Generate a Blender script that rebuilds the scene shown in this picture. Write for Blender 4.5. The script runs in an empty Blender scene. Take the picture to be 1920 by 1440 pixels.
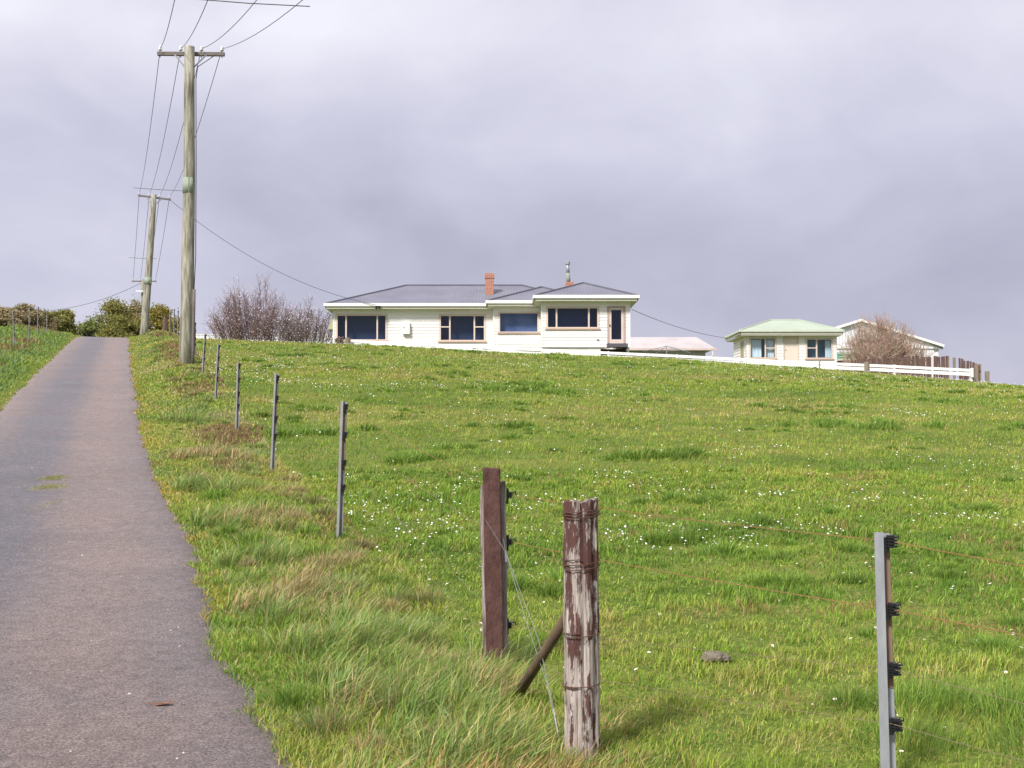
import bpy, math, random
import numpy as np

# ------------------------------------------------------------------ camera, sky, sun, exposure
S = bpy.context.scene
col = S.collection
R = math.radians
F = 2400.0
PITCH = math.atan(100 / 2400.0)
cam_data = bpy.data.cameras.new('camera')
cam_data.lens = 45.0
cam_data.sensor_width = 36.0
cam_data.clip_start = 0.05
cam_data.clip_end = 4000
cam = bpy.data.objects.new('camera', cam_data)
col.objects.link(cam)
cam.location = (0, 0, 0)
cam.rotation_euler = (R(90) + PITCH, 0, 0)
S.camera = cam

SUN_EL, SUN_AZ = 44.0, 214.0          # azimuth clockwise from +Y: behind the camera, to the left
sd = np.array([math.sin(R(SUN_AZ)) * math.cos(R(SUN_EL)), math.cos(R(SUN_AZ)) * math.cos(R(SUN_EL)), math.sin(R(SUN_EL))])
sun_data = bpy.data.lights.new('sun', 'SUN')
sun_data.energy = 3.3
sun_data.angle = R(11)
sun_data.color = (1.0, 0.955, 0.89)
sun = bpy.data.objects.new('sun', sun_data)
col.objects.link(sun)
from mathutils import Vector
sun.rotation_euler = Vector(sd).to_track_quat('Z', 'Y').to_euler()
sun.location = (-20, -30, 40)

world = bpy.data.worlds.new('World')
S.world = world
world.use_nodes = True
nt = world.node_tree
nt.nodes.clear()
N = nt.nodes.new
L = nt.links.new
out = N('ShaderNodeOutputWorld')
sky = N('ShaderNodeTexSky')
sky.sky_type = 'NISHITA'
sky.sun_disc = False
sky.sun_elevation = R(SUN_EL)
sky.sun_rotation = R(SUN_AZ)
bg_sky = N('ShaderNodeBackground')
bg_sky.inputs['Strength'].default_value = 0.08
L(sky.outputs[0], bg_sky.inputs[0])
tc = N('ShaderNodeTexCoord')
mp = N('ShaderNodeMapping')
mp.inputs['Scale'].default_value = (2.3, 2.3, 3.7)
mp.inputs['Location'].default_value = (1.7, 0.4, 0.2)
L(tc.outputs['Generated'], mp.inputs[0])
n1 = N('ShaderNodeTexNoise')
n1.inputs['Scale'].default_value = 1.55
n1.inputs['Detail'].default_value = 7
n1.inputs['Roughness'].default_value = 0.45
n1.inputs['Distortion'].default_value = 0.35
L(mp.outputs[0], n1.inputs['Vector'])
n2 = N('ShaderNodeTexNoise')
n2.inputs['Scale'].default_value = 5.5
n2.inputs['Detail'].default_value = 6
n2.inputs['Roughness'].default_value = 0.55
n2.inputs['Distortion'].default_value = 0.6
L(mp.outputs[0], n2.inputs['Vector'])
sep = N('ShaderNodeSeparateXYZ')
L(tc.outputs['Generated'], sep.inputs[0])


def math_node(tree, op, a, b=None, c=None, clamp=False):
    m = tree.nodes.new('ShaderNodeMath')
    m.operation = op
    m.use_clamp = clamp
    for i, v in enumerate((a, b, c)):
        if v is None:
            continue
        if isinstance(v, (int, float)):
            m.inputs[i].default_value = v
        else:
            tree.links.new(v, m.inputs[i])
    return m.outputs[0]


el = N('ShaderNodeValToRGB')              # overcast deck: grey belt low down, brighter overhead
el.color_ramp.elements[0].position = 0.0
el.color_ramp.elements[0].color = (0.50, 0.50, 0.50, 1)
el.color_ramp.elements[1].position = 1.0
el.color_ramp.elements[1].color = (0.80, 0.80, 0.80, 1)
for p_, v_ in ((0.06, 0.40), (0.12, 0.27), (0.18, 0.30), (0.24, 0.55), (0.30, 0.80), (0.45, 0.75)):
    e_ = el.color_ramp.elements.new(p_)
    e_.color = (v_, v_, v_, 1)
L(sep.outputs['Z'], el.inputs[0])
elv = math_node(nt, 'MULTIPLY', el.outputs[0], 1.0)
a_ = math_node(nt, 'MULTIPLY_ADD', n1.outputs['Fac'], 1.2, -0.61)
b_ = math_node(nt, 'MULTIPLY_ADD', n2.outputs['Fac'], 0.24, -0.12)
xg = math_node(nt, 'MULTIPLY', sep.outputs['X'], -0.22)
t_ = math_node(nt, 'ADD', elv, a_)
t_ = math_node(nt, 'ADD', t_, b_)
t_ = math_node(nt, 'ADD', t_, xg, clamp=True)
cr = N('ShaderNodeValToRGB')
cr.color_ramp.elements[0].position = 0.0
cr.color_ramp.elements[0].color = (0.40, 0.395, 0.515, 1)
cr.color_ramp.elements[1].position = 1.0
cr.color_ramp.elements[1].color = (0.89, 0.885, 0.98, 1)
e_ = cr.color_ramp.elements.new(0.5)
e_.color = (0.61, 0.605, 0.74, 1)
L(t_, cr.inputs[0])
bg_cl = N('ShaderNodeBackground')
bg_cl.inputs['Strength'].default_value = 0.63
L(cr.outputs[0], bg_cl.inputs[0])
mx = N('ShaderNodeMixShader')
mx.inputs[0].default_value = 0.96
L(bg_sky.outputs[0], mx.inputs[1])
L(bg_cl.outputs[0], mx.inputs[2])
L(mx.outputs[0], out.inputs[0])

S.view_settings.view_transform = 'Standard'
S.view_settings.look = 'None'
S.view_settings.gamma = 1
S.view_settings.exposure = 0.72
S.cycles.max_bounces = 6
S.cycles.transparent_max_bounces = 12

# ------------------------------------------------------------------ placing helpers
CP, SP = math.cos(PITCH), math.sin(PITCH)
rng = np.random.default_rng(7)
random.seed(7)


def P(px, py, Y):
    """Point at distance Y seen at that place of the 1920 x 1440 photograph (used as a tape measure)."""
    cx = (px - 960) / F
    cz = -(py - 720) / F
    k = Y / (CP - cz * SP)
    return np.array([cx * k, Y, (SP + cz * CP) * k])


def sst(a, b, x):
    t = np.clip((x - a) / (b - a), 0, 1)
    return t * t * (3 - 2 * t)


def vnoise(x, y, scale, seed=0, octaves=3):
    """smooth value noise in 0..1"""
    x = np.asarray(x, float)
    y = np.asarray(y, float)
    tot = np.zeros(np.broadcast(x, y).shape)
    amp, norm = 1.0, 0.0
    r = np.random.default_rng(100 + seed)
    for o in range(octaves):
        tab = r.random((64, 64))
        fx, fy = x / scale + 17.3, y / scale + 5.1
        ix, iy = np.floor(fx).astype(int), np.floor(fy).astype(int)
        tx, ty_ = fx - ix, fy - iy
        tx = tx * tx * (3 - 2 * tx)
        ty_ = ty_ * ty_ * (3 - 2 * ty_)
        g = lambda i, j: tab[i % 64, j % 64]
        v = (g(ix, iy) * (1 - tx) + g(ix + 1, iy) * tx) * (1 - ty_) + (g(ix, iy + 1) * (1 - tx) + g(ix + 1, iy + 1) * tx) * ty_
        tot += amp * v
        norm += amp
        amp *= 0.5
        scale *= 0.5
    return tot / norm


PROF_Y = [-60, -20, 0, 5, 10.9, 15.6, 21.6, 26.3, 35, 45, 60, 70, 76, 100, 130, 170, 300, 900]
PROF_Z = [-3.4, -2.3, -1.6, -1.28, -.84, -.40, .17, .72, 1.65, 2.65, 4.15, 4.85, 5.1, 5.3, 4.6, 2.5, -6, -20]
ty = np.arange(-60, 900, .5)
tz = np.interp(ty, PROF_Y, PROF_Z)
k_ = np.hanning(17)
k_ /= k_.sum()
tz = np.convolve(np.pad(tz, 8, mode='edge'), k_, mode='valid')
UX, UY = -.287, .958                       # direction of the driveway; v = metres to the right of the camera's line along it


def uv(X, Y):
    return UX * X + UY * Y, UY * X - UX * Y


def xy(u, v):
    k = UX * UX + UY * UY
    return (UX * u + UY * v) / k, (UY * u - UX * v) / k


def H(X, Y):
    X = np.asarray(X, float)
    Y = np.asarray(Y, float)
    z = np.interp(Y, ty, tz)
    Xc = np.clip(X, -45, 60)
    lat = -.025 * Xc - .0035 * np.maximum(Xc - 10, 0) ** 2 - .20 * sst(-9, 2, X) - .14 * sst(12, 19, X) - .12 * sst(-2, 6, X) - .16 * sst(6, 14, X) + .06 * sst(16, 22, X)
    z = z + lat * np.clip(Y, 0, 70) / 60
    u, v = uv(X, Y)
    z = z + .35 * np.exp(-((v - 1.5) / .9) ** 2) * sst(22, 40, u)
    z = z + .35 * sst(2.9, 6.5, -v) * sst(5, 40, u)
    off = np.maximum(sst(0.9, 2.2, v), sst(3.0, 4.5, -v))
    z = z + off * (vnoise(X, Y * .6, 5.0, 1, 2) - .5) * .22 * sst(3, 14, Y)
    z = z + off * (vnoise(X, Y, .8, 2, 2) - .5) * .06
    return z


# ------------------------------------------------------------------ mesh helpers
class MB:
    def __init__(s):
        s.v, s.f, s.m = [], [], []

    def add(s, vs, fs, mi=0):
        o = len(s.v)
        s.v += [tuple(map(float, p)) for p in vs]
        for f in fs:
            s.f.append(tuple(i + o for i in f))
            s.m.append(mi)
        return s

    def box(s, x0, x1, y0, y1, z0, z1, mi=0):
        v = [(x0, y0, z0), (x1, y0, z0), (x1, y1, z0), (x0, y1, z0), (x0, y0, z1), (x1, y0, z1), (x1, y1, z1), (x0, y1, z1)]
        return s.add(v, [(0, 3, 2, 1), (4, 5, 6, 7), (0, 1, 5, 4), (1, 2, 6, 5), (2, 3, 7, 6), (3, 0, 4, 7)], mi)

    def obox(s, c, ax, ay, az, mi=0):
        c, ax, ay, az = map(lambda q: np.array(q, float), (c, ax, ay, az))
        v = [c + a * ax + b * ay + d * az for d in (-1, 1) for a, b in ((-1, -1), (1, -1), (1, 1), (-1, 1))]
        return s.add(v, [(0, 3, 2, 1), (4, 5, 6, 7), (0, 1, 5, 4), (1, 2, 6, 5), (2, 3, 7, 6), (3, 0, 4, 7)], mi)

    def bar(s, p, q, w, h, mi=0):
        p, q = np.array(p, float), np.array(q, float)
        d = q - p
        l = np.linalg.norm(d)
        d /= l
        up = np.array([0, 0, 1.0]) if abs(d[2]) < .95 else np.array([0, 1.0, 0])
        a = np.cross(d, up)
        a /= np.linalg.norm(a)
        b = np.cross(a, d)
        return s.obox((p + q) / 2, d * l / 2, a * w / 2, b * h / 2, mi)

    def tube(s, pts, rad, n=8, mi=0, cap=True, jit=None):
        pts = [np.array(p, float) for p in pts]
        if np.isscalar(rad):
            rad = [rad] * len(pts)
        vs, fs = [], []
        prev = None
        for i, p in enumerate(pts):
            d = pts[min(i + 1, len(pts) - 1)] - pts[max(i - 1, 0)]
            d = d / (np.linalg.norm(d) + 1e-9)
            if prev is None:
                ref = np.array([1.0, 0, 0]) if abs(d[0]) < .9 else np.array([0, 1.0, 0])
            else:
                ref = prev
            a = ref - d * np.dot(ref, d)
            a /= np.linalg.norm(a) + 1e-9
            prev = a
            b = np.cross(d, a)
            for k in range(n):
                th = 2 * math.pi * k / n
                rr = rad[i] * (1 if jit is None else jit[k])
                vs.append(p + rr * (math.cos(th) * a + math.sin(th) * b))
        for i in range(len(pts) - 1):
            for k in range(n):
                k2 = (k + 1) % n
                fs.append((i * n + k, i * n + k2, (i + 1) * n + k2, (i + 1) * n + k))
        if cap:
            fs.append(tuple(range(n - 1, -1, -1)))
            o = (len(pts) - 1) * n
            fs.append(tuple(range(o, o + n)))
        return s.add(vs, fs, mi)

    def lathe(s, prof, c=(0, 0, 0), n=12, mi=0):
        vs, fs = [], []
        for r, z in prof:
            for k in range(n):
                th = 2 * math.pi * k / n
                vs.append((c[0] + r * math.cos(th), c[1] + r * math.sin(th), c[2] + z))
        for i in range(len(prof) - 1):
            for k in range(n):
                k2 = (k + 1) % n
                fs.append((i * n + k, i * n + k2, (i + 1) * n + k2, (i + 1) * n + k))
        fs.append(tuple(range(n - 1, -1, -1)))
        o = (len(prof) - 1) * n
        fs.append(tuple(range(o, o + n)))
        return s.add(vs, fs, mi)

    def build(s, name, mats, parent=None, smooth=False, bevel=0):
        me = bpy.data.meshes.new(name)
        off = np.zeros(3)
        q = parent
        while q is not None:
            off += np.array(q.location)
            q = q.parent
        vs = [(a - off[0], b - off[1], c - off[2]) for a, b, c in s.v]
        me.from_pydata(vs, [], s.f)
        if not isinstance(mats, (list, tuple)):
            mats = [mats]
        for m in mats:
            me.materials.append(m)
        if len(mats) > 1:
            me.polygons.foreach_set('material_index', s.m)
        if smooth:
            me.polygons.foreach_set('use_smooth', [True] * len(s.f))
        o = bpy.data.objects.new(name, me)
        col.objects.link(o)
        o.parent = parent
        if bevel:
            b = o.modifiers.new('bevel', 'BEVEL')
            b.width = bevel
            b.segments = 2
            b.limit_method = 'ANGLE'
        return o


def big_mesh(name, verts, tris, quads, mat, tint=None):
    me = bpy.data.meshes.new(name)
    nv = len(verts)
    me.vertices.add(nv)
    me.vertices.foreach_set('co', verts.astype(np.float32).ravel())
    nt_, nq = len(tris), len(quads)
    me.loops.add(nt_ * 3 + nq * 4)
    me.loops.foreach_set('vertex_index', np.concatenate([tris.ravel(), quads.ravel()]).astype(np.int32))
    me.polygons.add(nt_ + nq)
    st = np.concatenate([np.arange(nt_) * 3, nt_ * 3 + np.arange(nq) * 4]).astype(np.int32)
    me.polygons.foreach_set('loop_start', st)
    me.update(calc_edges=True)
    if tint is not None:
        at = me.color_attributes.new('tint', 'FLOAT_COLOR', 'POINT')
        c4 = np.ones((nv, 4), np.float32)
        c4[:, :3] = tint
        at.data.foreach_set('color', c4.ravel())
    me.materials.append(mat)
    o = bpy.data.objects.new(name, me)
    col.objects.link(o)
    return o


def tag(o, label=None, cat=None, group=None, kind=None):
    for k, v in (('label', label), ('category', cat), ('group', group), ('kind', kind)):
        if v:
            o[k] = v
    return o


def thing(name, loc, label, cat, group=None):
    o = bpy.data.objects.new(name, None)
    o.empty_display_size = .3
    col.objects.link(o)
    o.location = tuple(map(float, loc))
    return tag(o, label, cat, group)


def copy_tree(o, parent=None):
    c = o.copy()
    col.objects.link(c)
    c.parent = parent
    for ch in list(o.children):
        copy_tree(ch, c)
    return c


# ------------------------------------------------------------------ materials
def new_mat(name):
    m = bpy.data.materials.new(name)
    m.use_nodes = True
    t = m.node_tree
    b = t.nodes['Principled BSDF']
    return m, t, b


def mat(name, c1, c2=None, scale=5.0, stretch=(1, 1, 1), rough=.7, bump=0.0, spec=.3, metal=0.0, detail=5, lo=.35, hi=.65, c3=None):
    m, t, b = new_mat(name)
    b.inputs['Roughness'].default_value = rough
    b.inputs['Specular IOR Level'].default_value = spec
    b.inputs['Metallic'].default_value = metal
    if c2 is None:
        c2 = tuple(x * .8 for x in c1)
    tcn = t.nodes.new('ShaderNodeTexCoord')
    mpn = t.nodes.new('ShaderNodeMapping')
    mpn.inputs['Scale'].default_value = stretch
    t.links.new(tcn.outputs['Object'], mpn.inputs[0])
    no = t.nodes.new('ShaderNodeTexNoise')
    no.inputs['Scale'].default_value = scale
    no.inputs['Detail'].default_value = detail
    no.inputs['Roughness'].default_value = .6
    t.links.new(mpn.outputs[0], no.inputs['Vector'])
    cr_ = t.nodes.new('ShaderNodeValToRGB')
    cr_.color_ramp.elements[0].position = lo
    cr_.color_ramp.elements[0].color = (*c1, 1)
    cr_.color_ramp.elements[1].position = hi
    cr_.color_ramp.elements[1].color = (*c2, 1)
    if c3:
        e = cr_.color_ramp.elements.new((lo + hi) / 2)
        e.color = (*c3, 1)
    t.links.new(no.outputs['Fac'], cr_.inputs[0])
    t.links.new(cr_.outputs[0], b.inputs['Base Color'])
    if bump:
        bp = t.nodes.new('ShaderNodeBump')
        bp.inputs['Strength'].default_value = bump
        bp.inputs['Distance'].default_value = .02
        t.links.new(no.outputs['Fac'], bp.inputs['Height'])
        t.links.new(bp.outputs[0], b.inputs['Normal'])
    return m


def corrugated(name, c1, c2, axis, pitch=.15, rough=.45, spec=.4, depth=.6):
    m, t, b = new_mat(name)
    b.inputs['Roughness'].default_value = rough
    b.inputs['Specular IOR Level'].default_value = spec
    tcn = t.nodes.new('ShaderNodeTexCoord')
    wv = t.nodes.new('ShaderNodeTexWave')
    wv.wave_type = 'BANDS'
    wv.bands_direction = axis
    wv.inputs['Scale'].default_value = 2 * math.pi / 20 / pitch
    t.links.new(tcn.outputs['Object'], wv.inputs['Vector'])
    no = t.nodes.new('ShaderNodeTexNoise')
    no.inputs['Scale'].default_value = .7
    no.inputs['Detail'].default_value = 5
    t.links.new(tcn.outputs['Object'], no.inputs['Vector'])
    cr_ = t.nodes.new('ShaderNodeValToRGB')
    cr_.color_ramp.elements[0].position = .35
    cr_.color_ramp.elements[0].color = (*c1, 1)
    cr_.color_ramp.elements[1].position = .65
    cr_.color_ramp.elements[1].color = (*c2, 1)
    t.links.new(no.outputs['Fac'], cr_.inputs[0])
    t.links.new(cr_.outputs[0], b.inputs['Base Color'])
    bp = t.nodes.new('ShaderNodeBump')
    bp.inputs['Strength'].default_value = depth
    bp.inputs['Distance'].default_value = .03
    t.links.new(wv.outputs['Fac'], bp.inputs['Height'])
    t.links.new(bp.outputs[0], b.inputs['Normal'])
    return m


def leaf_mat(name, trans=.35, rough=.55, spec=.2):
    m, t, b = new_mat(name)
    at = t.nodes.new('ShaderNodeAttribute')
    at.attribute_name = 'tint'
    t.links.new(at.outputs['Color'], b.inputs['Base Color'])
    b.inputs['Roughness'].default_value = rough
    b.inputs['Specular IOR Level'].default_value = spec
    tr = t.nodes.new('ShaderNodeBsdfTranslucent')
    t.links.new(at.outputs['Color'], tr.inputs[0])
    mxn = t.nodes.new('ShaderNodeMixShader')
    mxn.inputs[0].default_value = trans
    t.links.new(b.outputs[0], mxn.inputs[1])
    t.links.new(tr.outputs[0], mxn.inputs[2])
    t.links.new(mxn.outputs[0], t.nodes['Material Output'].inputs[0])
    return m


def brick_mat(name):
    m, t, b = new_mat(name)
    tcn = t.nodes.new('ShaderNodeTexCoord')
    mpn = t.nodes.new('ShaderNodeMapping')
    mpn.inputs['Rotation'].default_value = (R(90), 0, 0)
    t.links.new(tcn.outputs['Object'], mpn.inputs[0])
    br = t.nodes.new('ShaderNodeTexBrick')
    br.inputs['Color1'].default_value = (.42, .13, .06, 1)
    br.inputs['Color2'].default_value = (.33, .10, .05, 1)
    br.inputs['Mortar'].default_value = (.42, .30, .24, 1)
    br.inputs['Scale'].default_value = 1
    br.inputs['Brick Width'].default_value = .24
    br.inputs['Row Height'].default_value = .09
    br.inputs['Mortar Size'].default_value = .012
    t.links.new(mpn.outputs[0], br.inputs['Vector'])
    t.links.new(br.outputs[0], b.inputs['Base Color'])
    b.inputs['Roughness'].default_value = .85
    return m


def glass_mat(name, tint, refl=.07):
    m, t, b = new_mat(name)
    t.nodes.remove(b)
    tr = t.nodes.new('ShaderNodeBsdfTransparent')
    tr.inputs[0].default_value = (*tint, 1)
    gl = t.nodes.new('ShaderNodeBsdfGlossy')
    gl.inputs['Roughness'].default_value = .03
    gl.inputs[0].default_value = (.9, .95, 1, 1)
    mxn = t.nodes.new('ShaderNodeMixShader')
    mxn.inputs[0].default_value = refl
    t.links.new(tr.outputs[0], mxn.inputs[1])
    t.links.new(gl.outputs[0], mxn.inputs[2])
    t.links.new(mxn.outputs[0], t.nodes['Material Output'].inputs[0])
    return m


def peeling_mat(name):
    """old brown paint flaking off grey split timber"""
    m, t, b = new_mat(name)
    tcn = t.nodes.new('ShaderNodeTexCoord')

    def noise(sc, st, det=5, rg=.6):
        mpn = t.nodes.new('ShaderNodeMapping')
        mpn.inputs['Scale'].default_value = st
        t.links.new(tcn.outputs['Object'], mpn.inputs[0])
        no = t.nodes.new('ShaderNodeTexNoise')
        no.inputs['Scale'].default_value = sc
        no.inputs['Detail'].default_value = det
        no.inputs['Roughness'].default_value = rg
        t.links.new(mpn.outputs[0], no.inputs['Vector'])
        return no.outputs['Fac']

    patches = noise(5.5, (3.2, 3.2, .75), 6, .68)
    grain = noise(10, (6, 6, .25), 6, .7)
    sepn = t.nodes.new('ShaderNodeSeparateXYZ')
    t.links.new(tcn.outputs['Object'], sepn.inputs[0])
    hz = math_node(t, 'MULTIPLY_ADD', sepn.outputs['Z'], .11, -.085)      # more paint survives near the top
    f = math_node(t, 'ADD', patches, hz)
    f = math_node(t, 'ADD', f, math_node(t, 'MULTIPLY_ADD', grain, .3, -.15))
    pr = t.nodes.new('ShaderNodeValToRGB')
    pr.color_ramp.elements[0].position = .485
    pr.color_ramp.elements[1].position = .525
    t.links.new(f, pr.inputs[0])
    wood = t.nodes.new('ShaderNodeValToRGB')
    wood.color_ramp.elements[0].position = .34
    wood.color_ramp.elements[0].color = (.07, .045, .035, 1)
    wood.color_ramp.elements[1].position = .62
    wood.color_ramp.elements[1].color = (.52, .46, .42, 1)
    e = wood.color_ramp.elements.new(.46)
    e.color = (.33, .28, .25, 1)
    t.links.new(grain, wood.inputs[0])
    paint = t.nodes.new('ShaderNodeValToRGB')
    paint.color_ramp.elements[0].position = .3
    paint.color_ramp.elements[0].color = (.058, .026, .022, 1)
    paint.color_ramp.elements[1].position = .55
    paint.color_ramp.elements[1].color = (.108, .052, .045, 1)
    t.links.new(grain, paint.inputs[0])
    mxn = t.nodes.new('ShaderNodeMix')
    mxn.data_type = 'RGBA'
    t.links.new(pr.outputs[0], mxn.inputs[0])
    t.links.new(wood.outputs[0], mxn.inputs[6])
    t.links.new(paint.outputs[0], mxn.inputs[7])
    t.links.new(mxn.outputs[2], b.inputs['Base Color'])
    b.inputs['Roughness'].default_value = .85
    b.inputs['Specular IOR Level'].default_value = .2
    bp = t.nodes.new('ShaderNodeBump')
    bp.inputs['Strength'].default_value = .8
    bp.inputs['Distance'].default_value = .012
    t.links.new(math_node(t, 'ADD', grain, math_node(t, 'MULTIPLY', pr.outputs[0], .25)), bp.inputs['Height'])
    t.links.new(bp.outputs[0], b.inputs['Normal'])
    return m


M = {}
M['board'] = mat('cream_weatherboard', (.86, .83, .80), (.82, .79, .755), .8, (1, 1, 3), .5)
M['base'] = mat('white_base', (.74, .73, .70), (.64, .62, .58), 1.5, rough=.7)
M['white'] = mat('white_paint', (.82, .81, .79), (.78, .77, .74), 2, rough=.45)
M['soffit'] = mat('cream_soffit', (.66, .635, .54), (.62, .60, .50), 2, rough=.6)
M['frame'] = mat('beige_frame', (.66, .55, .48), (.60, .50, .43), 2, rough=.5)
M['sill'] = mat('tan_sill', (.58, .42, .34), (.52, .38, .31), 2, rough=.5)
M['dark_frame'] = mat('brown_frame', (.46, .35, .31), (.40, .30, .265), 2)
M['glass'] = glass_mat('window_glass', (.62, .70, .86), .035)
M['glass_clear'] = glass_mat('clear_window_glass', (.80, .90, .94), .05)
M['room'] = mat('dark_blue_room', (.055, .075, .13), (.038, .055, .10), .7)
M['room_light'] = mat('pale_blue_room', (.25, .31, .43), (.14, .185, .28), .9)
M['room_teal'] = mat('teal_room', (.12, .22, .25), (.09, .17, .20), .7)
M['curtain'] = mat('white_curtain', (.85, .86, .88), (.68, .71, .77), 6, (6, 1, .3), .8)
M['roof_x'] = corrugated('grey_roof_sheet_front', (.185, .185, .225), (.15, .15, .19), 'X', .19, depth=.35)
M['roof_y'] = corrugated('grey_roof_sheet_side', (.185, .185, .225), (.15, .15, .19), 'Y', .19, depth=.35)
M['cap'] = mat('ridge_capping', (.12, .12, .15), (.10, .10, .125), 3)
M['green_x'] = corrugated('green_roof_sheet_front', (.36, .43, .33), (.42, .47, .38), 'X', .2, depth=.3)
M['green_y'] = corrugated('green_roof_sheet_side', (.36, .43, .33), (.42, .47, .38), 'Y', .2, depth=.3)
M['pink_roof'] = corrugated('faded_pink_roof_sheet', (.50, .455, .45), (.43, .385, .38), 'X', .2, depth=.35)
M['iron_x'] = corrugated('white_wall_sheet', (.76, .76, .78), (.69, .69, .72), 'X', .26, depth=1.0)
M['iron_grey'] = corrugated('grey_wall_sheet', (.36, .35, .34), (.42, .41, .40), 'X', .26, depth=1.0)
M['brick'] = brick_mat('red_brick')
M['galv'] = mat('galvanised_steel', (.40, .41, .44), (.31, .32, .35), 30, (1, 1, .3), .5, spec=.5, metal=.35)
M['galv_old'] = mat('dull_galvanised_steel', (.31, .31, .315), (.22, .22, .225), 22, (1, 1, .3), .6, metal=.25)
M['rust'] = mat('rusty_steel', (.26, .16, .11), (.19, .125, .09), 25, (1, 1, .3), .8)
M['rust_wire'] = mat('rusty_wire', (.12, .055, .035), (.07, .04, .03), 60)
M['wire_steel'] = mat('grey_wire', (.32, .32, .32), (.22, .22, .22), 40, metal=.4, rough=.5)
M['orange_wire'] = mat('orange_polywire', (.30, .15, .06), (.20, .11, .05), 80)
M['dim_wire'] = mat('weathered_polywire', (.22, .17, .09), (.16, .13, .08), 80)
M['cable'] = mat('power_cable', (.10, .10, .11), (.08, .08, .09), 20)
M['black'] = mat('black_plastic', (.018, .018, .02), (.012, .012, .014), 30, rough=.4)
M['pole'] = mat('treated_pole_timber', (.385, .375, .31), (.16, .145, .115), 3.2, (4, 4, .42), .9, .9, .15, lo=.38, hi=.62, detail=10, c3=(.285, .27, .21))
M['guard'] = mat('green_guard_sheet', (.30, .345, .265), (.25, .285, .22), 5, rough=.6)
M['arm'] = mat('weathered_crossarm', (.20, .175, .16), (.13, .115, .105), 6, (1, 6, 6), .85, .3)
M['porcelain'] = mat('white_porcelain', (.70, .70, .72), (.62, .62, .64), 10, rough=.25)
M['brown_paint'] = mat('brown_fence_paint', (.118, .060, .052), (.070, .034, .029), 26, (1, 1, .45), .8, .9, .2, lo=.3, hi=.7)
M['grey_wood'] = mat('split_grey_timber', (.46, .41, .38), (.14, .10, .09), 12, (5, 5, .3), .9, .6, .15, lo=.35, hi=.62)
M['peel'] = peeling_mat('flaking_brown_paint')
M['strut'] = mat('brown_round_timber', (.15, .105, .065), (.09, .06, .04), 9, (1, 1, .35), .8, .4)
M['paling'] = mat('brown_palings', (.17, .105, .09), (.095, .058, .05), 4, (4, 4, .4), .85)
M['old_post'] = mat('weathered_post_timber', (.30, .25, .20), (.18, .145, .11), 5, (4, 4, .4), .9)
M['bark'] = mat('grey_bark', (.22, .17, .155), (.15, .115, .11), 10)
M['twig'] = mat('reddish_twig', (.30, .205, .18), (.21, .14, .13), 3)
M['twig_tan'] = mat('tan_twig', (.52, .40, .31), (.41, .30, .23), 3)
M['leaf'] = leaf_mat('leaf', .3)
M['grassblade'] = leaf_mat('grass_blade', .30, .5, .25)
M['petal'] = mat('daisy_petal', (.76, .76, .74), (.68, .68, .68), 10, rough=.6)
M['yolk'] = mat('daisy_centre', (.75, .48, .04), (.65, .4, .03), 10)
M['stem'] = mat('daisy_stem', (.10, .17, .04), (.08, .14, .03), 10)
M['tank'] = corrugated('green_tank_sheet', (.17, .33, .22), (.20, .37, .25), 'Z', .16, depth=1.0)
M['mat'] = mat('dark_step', (.11, .10, .12), (.09, .085, .10), 5)
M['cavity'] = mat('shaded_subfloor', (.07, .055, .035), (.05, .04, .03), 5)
M['door'] = mat('beige_door', (.70, .62, .54), (.66, .58, .50), 2)
M['olive'] = mat('olive_canvas', (.40, .38, .24), (.36, .34, .21), 3)

# ------------------------------------------------------------------ ground and driveway
def road_edges(u):
    u = np.asarray(u, float)
    r = np.interp(u, [-20, 5, 8, 12, 18, 25, 35, 60, 130], [.62, .56, .50, .48, .31, .20, .13, .02, .0])
    l = np.interp(u, [-20, 25, 60, 130], [-2.2, -2.28, -2.52, -2.55])
    j = (vnoise(u, u * 0, 1.1, 5, 4) - .5) * .20
    j2 = (vnoise(u, u * 0 + 40, 1.1, 6, 4) - .5) * .22
    k = (vnoise(u, u * 0 + 9, .22, 8, 3) - .5) * .10
    return l + j2 + k, r + j + k


VE = np.concatenate([-np.geomspace(6.5, 620, 46)[::-1], np.arange(-6.2, 7.0, .2), np.geomspace(7.2, 620, 70)])
UE = np.concatenate([np.arange(-24, 3, 1.5), np.arange(3, 14, .2), np.arange(14, 40, .45), np.arange(40, 95, .9), np.geomspace(96, 900, 40)])
uu, vv = np.meshgrid(UE, VE, indexing='ij')
gx, gy = xy(uu, vv)
gel, ger = road_edges(uu)
gz = H(gx, gy) - .06 * sst(gel + .05, gel + .3, vv) * (1 - sst(ger - .3, ger - .05, vv))
nu, nv_ = uu.shape
gv = np.stack([gx, gy, gz], -1).reshape(-1, 3)
ii, jj = np.meshgrid(np.arange(nu - 1), np.arange(nv_ - 1), indexing='ij')
a0 = (ii * nv_ + jj).ravel()
quads = np.stack([a0, a0 + nv_, a0 + nv_ + 1, a0 + 1], -1)[:, ::-1]

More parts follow.
